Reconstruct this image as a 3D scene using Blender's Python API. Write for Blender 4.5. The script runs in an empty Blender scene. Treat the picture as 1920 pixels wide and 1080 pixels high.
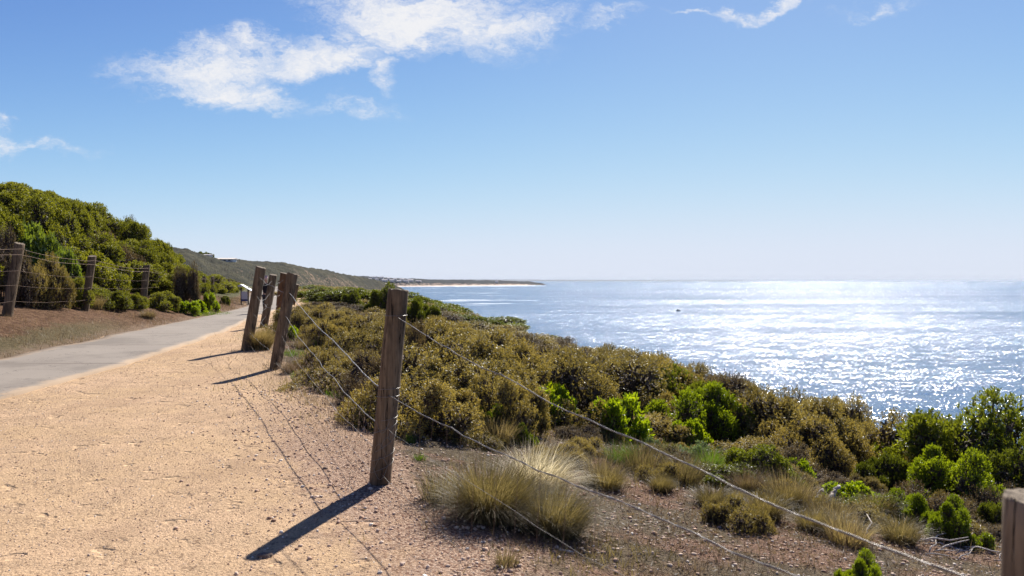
import bpy, math, random
import numpy as np
from mathutils import Vector, Matrix, noise as mnoise
random.seed(7); RNG = np.random.default_rng(11)
R = math.radians
scene = bpy.context.scene
COL = scene.collection

# ------------------------------------------------------------------ camera numbers (photo is 1920x1080)
F = 1493.0; CH = 1.25; PITCH = math.atan(14 / F); SEA = -16.75
cp, sp = math.cos(PITCH), math.sin(PITCH)

def ray(px, py):
    xc = (px - 960) / F; yc = (540 - py) / F
    d = np.array([xc, cp + yc * sp, -sp + yc * cp]); return d / d[1]

def project(x, y, z):
    z = z - CH
    dep = y * cp - z * sp; up = y * sp + z * cp
    return 960 + F * x / dep, 540 - F * up / dep

# ------------------------------------------------------------------ plan lines (y -> x)
RISE = ([-10, 5, 10.5, 14, 20, 400], [0, 0, .08, .15, .2, .2])
def rise(y): return np.interp(y, *RISE)
def flat_hit(px, py):
    d = ray(px, py); t = 6.0
    for _ in range(30): t = (CH - rise(t)) / -d[2]
    return t, d[0] * t
def line(pix, near, far):
    pts = near + [flat_hit(*p) for p in pix] + far
    pts.sort(); a = np.array(pts); return a[:, 0], a[:, 1]
LR = line([(0, 748), (60, 734), (200, 697), (330, 655), (440, 615), (465, 600)], [(-8, -4.9), (0, -5.0), (5, -5.05)],
          [(30, -8.7), (45, -12.3), (60, -16.7), (80, -22), (120, -33), (400, -108)])
LL = line([(0, 675), (150, 645), (300, 612), (400, 592), (465, 575)], [(-8, -7.3), (0, -7.35), (8, -7.5)],
          [(45, -15.1), (60, -19.6), (80, -25.3), (120, -36.6), (400, -112)])
LF = (np.array([-8, 1.4, 4.93, 10.5, 12.85, 17, 20.5, 30, 45, 60, 80, 120, 400.]),
      np.array([6.5, 1.0, -.82, -3.17, -4.2, -5.3, -6.0, -7.9, -11.2, -15.2, -20.4, -31.5, -104.]))
def smooth(t): 
    """samples a polyline with its corners rounded"""
    ys = np.concatenate([np.arange(-8, 60, .25), np.arange(60, 400, 2.)])
    v = np.interp(ys, *t)
    k = np.ones(9) / 9
    vs = np.convolve(np.pad(v, 4, mode='edge'), k, 'valid'); return ys, vs
LRs, LLs = smooth(LR), smooth(LL)
def fence_s(x, y):
    xf = np.interp(y, *LF); sl = np.interp(y, [0, 6, 12, 25, 60], [-.5, -.46, -.36, -.24, -.26])
    return (x - xf) / np.sqrt(1 + sl ** 2)
def bank_l(x, y): return np.interp(y, *LLs) - x
def sstep(t): t = np.clip(t, 0, 1); return t * t * (3 - 2 * t)

def ground_z(x, y):
    x = np.asarray(x, float); y = np.asarray(y, float)
    s = fence_s(x, y); l = bank_l(x, y) * .96
    z = rise(y).copy() if hasattr(rise(y), 'copy') else rise(y)
    z = z - .22 * sstep((x + .9) / 2.2) * sstep((5 - y) / 3.5)
    sp_ = np.maximum(s - .15, 0)
    g = np.where(sp_ < 9, .13 * sp_ + .010 * sp_ ** 2, 1.98 + (sp_ - 9) * .31 + .06 * (np.maximum(sp_ - 9, 0)) ** 2)
    z = z - g
    lb = np.clip(l - .15, 0, 2.2); z = z + .30 * lb * np.interp(y, [28, 40, 90, 120], [1, .42, .42, 1])
    Hh = np.interp(y, [-5, 10, 30, 38, 46, 60, 100, 400], [3.0, 3.3, 4.1, 3.6, 1.2, .4, 1.0, 6])
    z = z + sstep((l - 2) / 7.5) * Hh
    z = z - .035 * np.maximum(y - 100, 0)
    wob = .035 * np.sin(1.7 * x + .6 * y) * np.sin(1.3 * y - .5 * x + 1) * (sstep(s / 1.5) + sstep(l / 1.5)) \
        + .010 * np.sin(3.1 * x + y * .7) * np.sin(2.3 * y + .4)
    z = z + wob + .01 * np.sin(.9 * x) * np.sin(.7 * y)
    return np.maximum(z, SEA - 3)

def hit(px, py, t0=1.0, t1=400):
    d = ray(px, py); t = np.concatenate([np.arange(t0, 60, .02), np.arange(60, t1, .5)])
    below = (CH + d[2] * t) < ground_z(d[0] * t, t)
    i = int(np.argmax(below)) if below.any() else len(t) - 1
    return d[0] * t[i], t[i], float(ground_z(d[0] * t[i], t[i]))

# ------------------------------------------------------------------ object helpers
def tag(o, label=None, cat=None, group=None, kind=None):
    for k, v in (('label', label), ('category', cat), ('group', group), ('kind', kind)):
        if v: o[k] = v
    return o
def empty(name, loc=(0, 0, 0), rz=0):
    o = bpy.data.objects.new(name, None); COL.objects.link(o); o.location = loc; o.rotation_euler.z = rz
    o.empty_display_size = .2; return o
def link(name, me, mat=None, parent=None, smooth_=False):
    if mat and not me.materials: me.materials.append(mat)
    o = bpy.data.objects.new(name, me); COL.objects.link(o)
    if parent: o.parent = parent
    if smooth_: me.polygons.foreach_set('use_smooth', [True] * len(me.polygons))
    return o
def mesh_np(name, V, Fc, attrs=None):
    """V (n,3); Fc (m,k) with constant k"""
    V = np.ascontiguousarray(V, np.float32); Fc = np.ascontiguousarray(Fc, np.int32)
    me = bpy.data.meshes.new(name); k = Fc.shape[1]
    me.vertices.add(len(V)); me.vertices.foreach_set('co', V.ravel())
    me.loops.add(Fc.size); me.loops.foreach_set('vertex_index', Fc.ravel())
    me.polygons.add(len(Fc)); me.polygons.foreach_set('loop_start', np.arange(0, Fc.size, k, dtype=np.int32))
    me.polygons.foreach_set('loop_total', np.full(len(Fc), k, np.int32))
    for n, a in (attrs or {}).items():
        at = me.attributes.new(n, 'FLOAT', 'POINT'); at.data.foreach_set('value', np.ascontiguousarray(a, np.float32))
    me.update(calc_edges=True); me.validate(); return me
def copy_tree(o, parent=None):
    c = o.copy(); COL.objects.link(c); c.parent = parent
    for ch in list(o.children): copy_tree(ch, c)
    return c

class MB:
    """collects tubes and boxes, builds ONE mesh object"""
    def __init__(s): s.V = []; s.F = []; s.n = 0
    def add(s, V, Fc):
        V = np.asarray(V, float); s.V.append(V); s.F += [[int(i) + s.n for i in f] for f in Fc]; s.n += len(V)
    def tube(s, pts, rad, seg=6, caps=True):
        pts = np.asarray(pts, float); n = len(pts); rad = np.broadcast_to(np.asarray(rad, float), (n,))
        T = np.gradient(pts, axis=0); T /= np.linalg.norm(T, axis=1)[:, None] + 1e-12
        ref = np.array([0, 0, 1.]) if abs(T[0][2]) < .8 else np.array([1., 0, 0])
        A = np.cross(T, ref); A /= np.linalg.norm(A, axis=1)[:, None] + 1e-12; B = np.cross(T, A)
        th = np.arange(seg) * 2 * math.pi / seg
        ring = (A[:, None, :] * np.cos(th)[None, :, None] + B[:, None, :] * np.sin(th)[None, :, None]) * rad[:, None, None]
        V = (pts[:, None, :] + ring).reshape(-1, 3)
        Fc = [[i * seg + j, i * seg + (j + 1) % seg, (i + 1) * seg + (j + 1) % seg, (i + 1) * seg + j] for i in range(n - 1) for j in range(seg)]
        if caps: Fc += [list(range(seg))[::-1], [(n - 1) * seg + j for j in range(seg)]]
        s.add(V, Fc)
    def box(s, c, size, rot=None):
        V = np.array([[x, y, z] for x in (-.5, .5) for y in (-.5, .5) for z in (-.5, .5)]) * np.asarray(size, float)
        if rot is not None: V = V @ np.array(rot).T
        s.add(V + np.asarray(c, float), [[0, 1, 3, 2], [4, 6, 7, 5], [0, 4, 5, 1], [2, 3, 7, 6], [0, 2, 6, 4], [1, 5, 7, 3]])
    def build(s, name, mat, parent=None, smooth_=True):
        me = bpy.data.meshes.new(name); me.from_pydata(np.concatenate(s.V).tolist(), [], s.F); me.update()
        return link(name, me, mat, parent, smooth_)

# ------------------------------------------------------------------ node helper
class N:
    def __init__(s, tree): s.t = tree; s.n = tree.nodes; s.l = tree.links
    def new(s, typ, **kw):
        nd = s.n.new(typ)
        for k, v in kw.items(): setattr(nd, k, v)
        return nd
    def put(s, sock, v):
        if isinstance(v, bpy.types.NodeSocket): s.l.new(v, sock)
        elif v is not None: sock.default_value = v
    def m(s, op, a, b=None, c=None, clamp=False):
        nd = s.new('ShaderNodeMath', operation=op, use_clamp=clamp)
        s.put(nd.inputs[0], a); s.put(nd.inputs[1], b); s.put(nd.inputs[2], c); return nd.outputs[0]
    def vm(s, op, a, b=None, sc=None):
        nd = s.new('ShaderNodeVectorMath', operation=op); s.put(nd.inputs[0], a); s.put(nd.inputs[1], b)
        if sc is not None: s.put(nd.inputs['Scale'], sc)
        return nd.outputs['Value'] if op in ('LENGTH', 'DOT_PRODUCT', 'DISTANCE') else nd.outputs[0]
    def mix(s, f, a, b, blend='MIX'):
        nd = s.new('ShaderNodeMix', data_type='RGBA', blend_type=blend); s.put(nd.inputs[0], f)
        s.put(nd.inputs[6], a if isinstance(a, bpy.types.NodeSocket) else (*a, 1)); s.put(nd.inputs[7], b if isinstance(b, bpy.types.NodeSocket) else (*b, 1))
        return nd.outputs[2]
    def mixf(s, f, a, b):
        nd = s.new('ShaderNodeMix', data_type='FLOAT'); s.put(nd.inputs[0], f); s.put(nd.inputs[2], a); s.put(nd.inputs[3], b); return nd.outputs[0]
    def ss(s, v, lo, hi, a=0., b=1.):
        nd = s.new('ShaderNodeMapRange', interpolation_type='SMOOTHSTEP'); s.put(nd.inputs[0], v)
        s.put(nd.inputs[1], lo); s.put(nd.inputs[2], hi); s.put(nd.inputs[3], a); s.put(nd.inputs[4], b); return nd.outputs[0]
    def noise(s, vec, scale, detail=4, rough=.55, dist=0., color=False):
        nd = s.new('ShaderNodeTexNoise'); s.put(nd.inputs['Vector'], vec); s.put(nd.inputs['Scale'], scale)
        s.put(nd.inputs['Detail'], detail); s.put(nd.inputs['Roughness'], rough); s.put(nd.inputs['Distortion'], dist)
        return nd.outputs['Color' if color else 'Fac']
    def vor(s, vec, scale, out='Distance', rnd=1.):
        nd = s.new('ShaderNodeTexVoronoi'); s.put(nd.inputs['Vector'], vec); s.put(nd.inputs['Scale'], scale); s.put(nd.inputs['Randomness'], rnd)
        return nd.outputs[out]
    def map(s, vec, scale=(1, 1, 1), rot=(0, 0, 0), loc=(0, 0, 0)):
        nd = s.new('ShaderNodeMapping'); s.put(nd.inputs[0], vec); s.put(nd.inputs[1], loc); s.put(nd.inputs[2], rot); s.put(nd.inputs[3], scale)
        return nd.outputs[0]
    def attr(s, name): return s.new('ShaderNodeAttribute', attribute_name=name).outputs['Fac']
    def obj(s): return s.new('ShaderNodeTexCoord').outputs['Object']
    def pos(s): return s.new('ShaderNodeNewGeometry').outputs['Position']
    def bump(s, h, strength=.5, dist=.01):
        nd = s.new('ShaderNodeBump'); s.put(nd.inputs['Strength'], strength); s.put(nd.inputs['Distance'], dist); s.put(nd.inputs['Height'], h)
        return nd.outputs[0]
def material(name):
    m = bpy.data.materials.new(name); m.use_nodes = True; k = N(m.node_tree); k.n.clear()
    out = k.new('ShaderNodeOutputMaterial'); return m, k, out
def principled(k, out, color, rough=.8, spec=.3, normal=None, **kw):
    p = k.new('ShaderNodeBsdfPrincipled')
    k.put(p.inputs['Base Color'], color if isinstance(color, bpy.types.NodeSocket) else (*color, 1))
    k.put(p.inputs['Roughness'], rough); k.put(p.inputs['Specular IOR Level'], spec)
    if normal is not None: k.put(p.inputs['Normal'], normal)
    for a, b in kw.items(): k.put(p.inputs[a], b)
    if out is not None: k.l.new(p.outputs[0], out.inputs[0])
    return p

def leaf_mat(name, c1, c2, c3, trans=.45, rough=.45, spec=.4, transtint=(1.3, 1.25, .5)):
    """c1..c3: the colours of different leaves; chosen per leaf and, more slowly, per branch and per plant"""
    m, k, out = material(name)
    r = k.attr('rnd'); oi = k.new('ShaderNodeObjectInfo').outputs['Random']
    patch = k.noise(k.pos(), 1.6, 2)
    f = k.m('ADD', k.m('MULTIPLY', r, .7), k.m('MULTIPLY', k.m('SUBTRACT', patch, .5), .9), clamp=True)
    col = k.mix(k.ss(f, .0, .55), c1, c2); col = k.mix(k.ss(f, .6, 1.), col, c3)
    col = k.mix(1., col, k.mix(oi, (.78, .78, .8), (1.2, 1.15, 1.0)), 'MULTIPLY')
    p = principled(k, None, col, rough, spec)
    t = k.new('ShaderNodeBsdfTranslucent'); k.put(t.inputs[0], k.mix(1., col, transtint, 'MULTIPLY'))
    mx = k.new('ShaderNodeMixShader'); k.put(mx.inputs[0], trans); k.l.new(p.outputs[0], mx.inputs[1]); k.l.new(t.outputs[0], mx.inputs[2])
    k.l.new(mx.outputs[0], out.inputs[0]); return m

# ------------------------------------------------------------------ materials
M = {}
def ground_material():
    m, k, out = material('ground_soil'); P = k.pos()
    s = k.attr('fence_dist'); l = k.attr('bank_dist')
    big = k.noise(P, .9, 4, .6); mid = k.noise(P, 4.5, 5, .65); fine = k.noise(P, 60, 4, .7); grit = k.noise(P, 220, 2, .6)
    vc = k.vor(P, 85, 'Color'); vd = k.vor(P, 85)
    sand = k.mix(k.ss(big, .3, .7), (.51, .345, .19), (.57, .385, .235))
    sand = k.mix(k.ss(mid, .35, .75), sand, (.44, .30, .18))
    sand = k.mix(k.m('MULTIPLY', k.ss(fine, .49, .62), .7), sand, (.21, .13, .075))
    sand = k.mix(k.m('MULTIPLY', k.ss(grit, .6, .7), .5), sand, (.66, .52, .38))
    speck = k.m('MULTIPLY', k.ss(k.noise(P, 34, 3, .7), .57, .64), k.ss(mid, .36, .58))
    sand = k.mix(k.m('MULTIPLY', speck, .8), sand, (.13, .08, .05))
    patch = k.noise(k.map(P, (1, .5, 1), (0, 0, .3)), 1.7, 4, .6); sand = k.mix(k.m('MULTIPLY', k.ss(patch, .5, .68), .45), sand, (.33, .215, .13))
    print_ = k.ss(k.noise(P, 5.5, 2, .5), .62, .72)
    # coarse red gravel on the right shoulder
    sep = k.new('ShaderNodeSeparateColor'); k.l.new(vc, sep.inputs[0])
    coarse = k.mix(sep.outputs[0], (.34, .215, .14), (.58, .42, .30))
    coarse = k.mix(k.ss(sep.outputs[1], .72, .8), coarse, (.17, .085, .055))
    coarse = k.mix(k.m('MULTIPLY', k.ss(vd, .25, .6), .5), coarse, (.13, .075, .05))
    red = k.mix(k.ss(mid, .4, .65), (.12, .06, .036), (.20, .115, .075)); coarse2 = k.mix(k.m('MULTIPLY', k.ss(k.noise(P, 17, 4, .75), .5, .62), .75), k.mix(.65, coarse, red), (.10, .055, .035))
    dry = k.mix(k.ss(k.noise(P, 30, 4, .7), .35, .65), (.065, .047, .028), (.15, .115, .07))
    litter = k.mix(k.ss(k.noise(P, 14, 5, .75), .35, .7), (.065, .042, .028), (.20, .145, .10))
    sj = k.m('ADD', s, k.m('MULTIPLY', k.m('SUBTRACT', mid, .5), 1.1))
    y_near = k.new('ShaderNodeSeparateXYZ'); k.l.new(P, y_near.inputs[0]); Y = y_near.outputs[1]
    col = k.mix(k.m('MULTIPLY', k.ss(sj, -.75, -.15), k.ss(Y, 9, 5)), sand, coarse)
    col = k.mix(k.ss(sj, .15, .55), col, coarse2)
    grassy = k.m('MULTIPLY', k.ss(sj, .1, .5), k.ss(k.noise(P, 1.1, 3, .6), .42, .52))
    col = k.mix(grassy, col, dry)
    col = k.mix(k.ss(sj, 3.6, 5.2), col, litter)
    # left bank
    lj = k.m('ADD', l, k.m('MULTIPLY', k.m('SUBTRACT', mid, .5), .8))
    bank = k.mix(k.ss(k.noise(P, 7, 5, .7), .4, .62), (.095, .048, .025), (.18, .102, .055))
    turf = k.mix(k.ss(k.noise(P, 25, 4, .7), .4, .6), (.085, .065, .03), (.155, .12, .06))
    bank = k.mix(k.m('MULTIPLY', k.ss(k.m('ADD', lj, k.m('MULTIPLY', big, .8)), 1.5, 1.1), k.ss(Y, 19, 15)), bank, turf)
    bank = k.mix(k.m('MULTIPLY', k.ss(lj, .5, .15), .7), bank, (.24, .165, .11))
    col = k.mix(k.ss(lj, .0, .12), col, bank)
    col = k.mix(k.ss(lj, 3.2, 4.6), col, litter)
    farscrub = k.mix(k.ss(k.noise(P, .25, 5, .7), .4, .6), (.05, .05, .028), (.13, .12, .065))
    col = k.mix(k.ss(Y, 88, 100), col, farscrub)
    col = k.mix(k.m('MULTIPLY', k.ss(Y, 34, 44), k.ss(lj, .3, .9)), col, k.mix(k.ss(mid, .4, .6), (.05, .052, .022), (.13, .115, .05)))
    sand_only = k.m('MULTIPLY', k.ss(s, .3, -.4), k.ss(l, .2, -.1))
    h1 = k.m('ADD', k.m('MULTIPLY', fine, .8), k.m('MULTIPLY', grit, .35))
    h2 = k.m('ADD', k.m('MULTIPLY', k.m('SUBTRACT', .6, vd), 1.2), k.m('MULTIPLY', mid, 2.))
    h = k.m('ADD', h1, k.m('MULTIPLY', h2, k.m('SUBTRACT', 1., k.m('MULTIPLY', sand_only, .75))))
    h = k.m('SUBTRACT', h, k.m('MULTIPLY', print_, 1.6)); principled(k, out, col, .95, .12, k.bump(h, 1., .014)); return m
M['ground'] = ground_material()

def path_material():
    m, k, out = material('path_concrete'); P = k.pos(); a = k.attr('along')
    n = k.noise(P, 1.2, 5, .6); f = k.noise(P, 90, 3, .7)
    col = k.mix(n, (.20, .168, .135), (.275, .235, .19)); col = k.mix(k.m('MULTIPLY', k.ss(f, .5, .7), .35), col, (.16, .135, .115))
    j = k.m('FRACT', k.m('DIVIDE', k.m('ADD', a, k.m('MULTIPLY', k.noise(P, 2.5, 2), .05)), 2.6))
    jm = k.ss(k.m('ABSOLUTE', k.m('SUBTRACT', j, .5)), .011, .005)
    col = k.mix(k.m('MULTIPLY', jm, .9), col, (.10, .07, .05))
    stn = k.noise(P, .6, 5, .7); col = k.mix(k.m('MULTIPLY', k.ss(stn, .45, .65), .55), col, (.115, .095, .075))
    ck = k.m('ABSOLUTE', k.m('SUBTRACT', k.noise(P, .55, 6, .65), .5)); col = k.mix(k.m('MULTIPLY', k.ss(ck, .0035, .001), .7), col, (.07, .055, .045))
    e = k.attr('edge'); col = k.mix(k.m('MULTIPLY', k.ss(k.m('ADD', e, k.m('MULTIPLY', k.noise(P, 4, 5, .75), .5)), 1.05, 1.25), .85), col, (.36, .255, .16))
    principled(k, out, col, .85, .25, k.bump(k.m('SUBTRACT', f, jm), .35, .006)); return m
M['path'] = path_material()

def wood_material(name, c1, c2, c3):
    m, k, out = material(name); P = k.obj(); g = k.map(P, (38, 38, 2.2))
    gn = k.noise(g, 1, 5, .65, .6); st = k.noise(k.map(P, (7, 7, 2.5)), 1, 4, .6)
    col = k.mix(k.ss(gn, .3, .7), c1, c2); col = k.mix(k.m('MULTIPLY', k.ss(st, .48, .66), .75), col, c3)
    cr = k.noise(k.map(P, (90, 90, 3.)), 1, 3, .6, .4); crack = k.ss(cr, .60, .68)
    col = k.mix(crack, col, (.02, .015, .01))
    h = k.m('SUBTRACT', k.m('MULTIPLY', gn, .8), crack)
    principled(k, out, col, .85, .2, k.bump(h, 1., .009)); return m
M['post'] = wood_material('post_wood', (.11, .076, .045), (.25, .178, .11), (.05, .036, .024))
M['post_brown'] = wood_material('post_wood_fresh', (.15, .075, .035), (.24, .125, .06), (.08, .045, .025))
M['post_end'] = wood_material('post_wood_grey', (.13, .098, .065), (.25, .195, .135), (.08, .058, .04))
M['driftwood'] = wood_material('bleached_wood', (.42, .37, .32), (.6, .55, .5), (.25, .2, .17))
M['bark'] = wood_material('branch_bark', (.07, .05, .038), (.15, .11, .085), (.04, .03, .022))

def simple(name, col, rough=.7, spec=.3, nscale=30, var=.25, metallic=0., bump=.0):
    m, k, out = material(name); n = k.noise(k.obj(), nscale, 4, .6)
    c = k.mix(n, tuple(x * (1 - var) for x in col), tuple(min(1, x * (1 + var)) for x in col))
    principled(k, out, c, rough, spec, k.bump(n, bump, .01) if bump else None, Metallic=metallic); return m
M['wire'] = simple('galvanised_wire', (.22, .205, .19), .42, .5, 60, .35, .75)
M['rusty_wire'] = simple('rusty_wire', (.22, .15, .11), .7, .3, 60, .4, .3)
M['stone'] = simple('pale_rock', (.6, .5, .4), .9, .2, 9, .3, 0, .8)
M['stone_dark'] = simple('brown_rock', (.17, .12, .09), .9, .2, 15, .35, 0, .8)
M['sign_white'] = simple('sign_paint', (.62, .65, .70), .5, .4, 5, .08)
M['sign_blue'] = simple('sign_blue_paint', (.05, .07, .20), .5, .4, 5, .08)
M['dark_timber'] = simple('dark_timber', (.05, .035, .03), .8, .2, 12, .4)
M['house_wall'] = simple('house_wall', (.70, .66, .62), .8, .2, .3, .15)
M['house_roof'] = simple('house_roof', (.36, .33, .33), .7, .3, .3, .3)
M['house_glass'] = simple('house_window', (.04, .05, .06), .15, .5, .3, .2)
M['roof_pale'] = simple('pale_roof', (.62, .55, .47), .7, .3, .2, .1)
M['skin'] = simple('skin', (.42, .25, .18), .6, .3, 20, .1)
M['cloth_dark'] = simple('dark_cloth', (.022, .02, .024), .9, .1, 40, .4)
M['cloth_cap'] = simple('pale_cap', (.55, .38, .36), .8, .2, 40, .15)
M['cloth_trousers'] = simple('dark_trousers', (.04, .038, .045), .9, .1, 40, .3)
M['boat_hull'] = simple('boat_hull', (.05, .05, .06), .5, .3, 3, .2)

# pebbles: colour per stone
def pebble_mat():
    m, k, out = material('pebbles'); r = k.attr('rnd')
    col = k.mix(k.ss(r, 0, .45), (.26, .15, .10), (.54, .37, .26)); col = k.mix(k.ss(r, .45, .9), col, (.68, .53, .40)); col = k.mix(k.ss(r, .93, .97), col, (.75, .68, .58))
    principled(k, out, col, .85, .3); return m
M['pebble'] = pebble_mat()
M['heath'] = leaf_mat('heath_leaves', (.145, .119, .044), (.31, .26, .095), (.68, .575, .26), .42, .5, .4, (1.2, 1.08, .55))
M['heath_grey'] = leaf_mat('heath_leaves_grey', (.08, .064, .038), (.17, .135, .08), (.34, .28, .17), .38, .55, .35, (1.15, 1., .6))
M['green'] = leaf_mat('bright_green_leaves', (.11, .145, .013), (.215, .26, .018), (.45, .46, .04), .5, .42, .5, (1.25, 1.3, .35))
M['dgreen'] = leaf_mat('deep_green_leaves', (.07, .082, .014), (.165, .18, .022), (.36, .36, .05), .48, .42, .5, (1.2, 1.25, .45))
M['hillgreen'] = leaf_mat('hill_shrub_leaves', (.095, .11, .02), (.215, .225, .035), (.42, .41, .07), .48, .5, .25, (1.25, 1.2, .45))
M['creeper'] = leaf_mat('glossy_creeper_leaves', (.11, .145, .03), (.22, .28, .05), (.48, .52, .20), .4, .28, .6, (1.2, 1.2, .4))
M['lime'] = leaf_mat('lime_leaves', (.12, .18, .012), (.25, .32, .02), (.62, .52, .05), .55, .4, .4, (1.25, 1.25, .3))
M['silver'] = leaf_mat('silver_leaves', (.10, .13, .075), (.17, .21, .12), (.26, .30, .19), .35, .45, .5, (1.1, 1.2, .7))
M['straw'] = leaf_mat('straw_blades', (.17, .135, .07), (.30, .25, .145), (.50, .44, .30), .45, .5, .35, (1.2, 1.1, .7))
M['olive_blade'] = leaf_mat('olive_blades', (.095, .082, .04), (.20, .168, .09), (.38, .33, .21), .5, .45, .35, (1.2, 1.1, .6))
M['pale_blade'] = leaf_mat('pale_seed_blades', (.42, .38, .29), (.62, .58, .48), (.8, .77, .68), .5, .5, .35, (1.1, 1.05, .9))
M['dry_blade'] = leaf_mat('dry_blades', (.10, .07, .045), (.21, .155, .105), (.42, .35, .26), .4, .55, .3, (1.1, 1.05, .8))
M['green_blade'] = leaf_mat('green_blades', (.06, .11, .015), (.11, .19, .02), (.2, .28, .04), .5, .45, .35, (1.2, 1.25, .4))

# ------------------------------------------------------------------ the ground sheet
def build_ground():
    ys = [-6.]
    while ys[-1] < 700:
        y = ys[-1]; ys.append(y + max(.05, .011 * max(y, 0)) if y > 1 else y + .25)
    ys = np.array(ys)
    u = np.linspace(-1, 1, 420); W = np.maximum(34, ys * .9)       # half width grows with distance
    xs = np.sinh(u * 3.2) / math.sinh(3.2)
    X = (-ys * .12 - 1)[:, None] + xs[None, :] * W[:, None]; Y = np.repeat(ys[:, None], len(u), 1)
    Z = ground_z(X, Y)
    s = fence_s(X, Y); l = bank_l(X, Y)
    # land drops away beyond the headland so that the bay opens
    nz = np.sin(X * .31 + Y * .17) * np.sin(Y * .23 - X * .11)
    Z = Z + .25 * nz * sstep((s - 8) / 3)
    n0, n1 = X.shape; idx = np.arange(n0 * n1).reshape(n0, n1)
    Fc = np.stack([idx[:-1, :-1], idx[:-1, 1:], idx[1:, 1:], idx[1:, :-1]], -1).reshape(-1, 4)
    V = np.stack([X, Y, Z], -1).reshape(-1, 3)
    me = mesh_np('ground', V, Fc, {'fence_dist': s.ravel(), 'bank_dist': l.ravel()})
    o = link('ground', me, M['ground'], None, True); tag(o, kind='structure')
build_ground()

def build_path():
    ys = np.concatenate([np.arange(-6, 40, .2), np.arange(40, 140, 1.)])
    xr = np.interp(ys, *LRs) + .02 * np.sin(ys * 3.1) + .012 * np.sin(ys * 7.7); xl = np.interp(ys, *LLs) + .03 * np.sin(ys * 2.3) + .02 * np.sin(ys * 6.1)
    along = np.concatenate([[0], np.cumsum(np.hypot(np.diff(ys), np.diff(xr)))])
    cols = 13; V = []; A = []; E = []
    for j in range(-1, cols + 1):
        t = min(max(j, 0), cols - 1) / (cols - 1); x = xr + (xl - xr) * t
        z = np.maximum(ground_z(x, ys), rise(ys) - .01) + (.028 if 0 <= j < cols else -.08)
        V.append(np.stack([x, ys, z], -1)); A.append(along); E.append(np.full(len(ys), abs(2 * t - 1)))
    V = np.stack(V, 0); nj, ni = V.shape[:2]; idx = np.arange(nj * ni).reshape(nj, ni)
    Fc = np.stack([idx[:-1, :-1], idx[:-1, 1:], idx[1:, 1:], idx[1:, :-1]], -1).reshape(-1, 4)
    me = mesh_np('path', V.reshape(-1, 3), Fc, {'along': np.concatenate(A), 'edge': np.concatenate(E)})
    tag(link('path', me, M['path']), kind='structure')
build_path()

# ------------------------------------------------------------------ the sea
def build_sea():
    m, k, out = material('sea_water'); P = k.pos()
    # wave facets: the slope itself comes from noise vectors, so it works at every distance
    v1 = k.vm('SUBTRACT', k.noise(k.map(P, (1, 1.3, 1)), 1.9, 5, .62, color=True), (.5, .5, .5))
    v2 = k.vm('SUBTRACT', k.noise(k.map(P, (.8, 1.3, 1), (0, 0, .3)), .24, 4, .6, color=True), (.5, .5, .5))
    wind = k.noise(k.map(P, (.16, 1., 1), (0, 0, -.12)), .022, 5, .62)
    wind2 = k.noise(k.map(P, (.22, 1., 1), (0, 0, -.05)), .0042, 5, .6)
    calm = k.m('ADD', k.m('MULTIPLY', k.ss(wind, .34, .62), .5), k.m('MULTIPLY', k.ss(wind2, .36, .62), .5))
    amp = k.mixf(calm, 1.0, 3.2)
    v = k.vm('ADD', k.vm('SCALE', v1, sc=amp), k.vm('SCALE', v2, sc=.9))
    sp3 = k.new('ShaderNodeSeparateXYZ'); k.l.new(v, sp3.inputs[0])
    cb = k.new('ShaderNodeCombineXYZ'); k.put(cb.inputs[0], k.m('MULTIPLY', sp3.outputs[0], 1.15)); k.put(cb.inputs[1], sp3.outputs[1]); cb.inputs[2].default_value = 1
    nrm = k.vm('NORMALIZE', cb.outputs[0])
    col = k.mix(calm, (.005, .048, .125), (.008, .082, .195))
    # surf along the beach
    sx = k.new('ShaderNodeSeparateXYZ'); k.l.new(P, sx.inputs[0])
    near = k.m('MULTIPLY', k.ss(sx.outputs[0], 60, -60), k.m('MULTIPLY', k.ss(sx.outputs[1], 450, 650), k.ss(sx.outputs[1], 3000, 2200)))
    foam = k.m('MULTIPLY', k.ss(k.noise(k.map(P, (.25, 1., 1)), .03, 5, .6), .60, .68), near)
    foam = k.m('MAXIMUM', foam, k.m('MULTIPLY', k.ss(k.m('SUBTRACT', sx.outputs[1], k.m('MULTIPLY', sx.outputs[0], .9)), 2350, 2600), k.ss(k.noise(P, .02, 3), .35, .6)))
    foam = k.m('MULTIPLY', foam, k.ss(sx.outputs[0], 150, 20))
    col = k.mix(foam, col, (.75, .77, .78))
    p = principled(k, out, col, k.mixf(foam, .15, .9), .5, nrm); p.inputs['IOR'].default_value = 1.33
    me = mesh_np('sea', [(-20000, 20, SEA), (60000, 20, SEA), (60000, 60000, SEA), (-20000, 60000, SEA)], [[0, 1, 2, 3]])
    tag(link('sea', me, m), kind='structure')
build_sea()

# ------------------------------------------------------------------ far land
def far_material(name, scrub1, scrub2, rock1, rock2, scale, rocky):
    m, k, out = material(name); P = k.pos(); g = k.new('ShaderNodeNewGeometry'); sz = k.new('ShaderNodeSeparateXYZ'); k.l.new(g.outputs['Normal'], sz.inputs[0])
    n = k.noise(P, scale, 6, .65); n2 = k.noise(P, scale * 6, 5, .7)
    scr = k.mix(k.ss(n, .35, .65), scrub1, scrub2); scr = k.mix(k.m('MULTIPLY', k.ss(n2, .42, .62), .75), scr, tuple(c * .4 for c in scrub1))
    st = k.noise(k.map(P, (1, 1, 6)), scale * 2, 4, .6)
    rk = k.mix(st, rock1, rock2)
    mask = k.m('MULTIPLY', k.ss(k.m('ADD', k.attr('rock'), k.m('MULTIPLY', k.m('SUBTRACT', n2, .5), 2.4)), .45, .6), rocky)
    col = k.mix(mask, scr, rk)
    principled(k, out, col, .95, .1, k.bump(n2, .6, 2.)); return m

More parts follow.
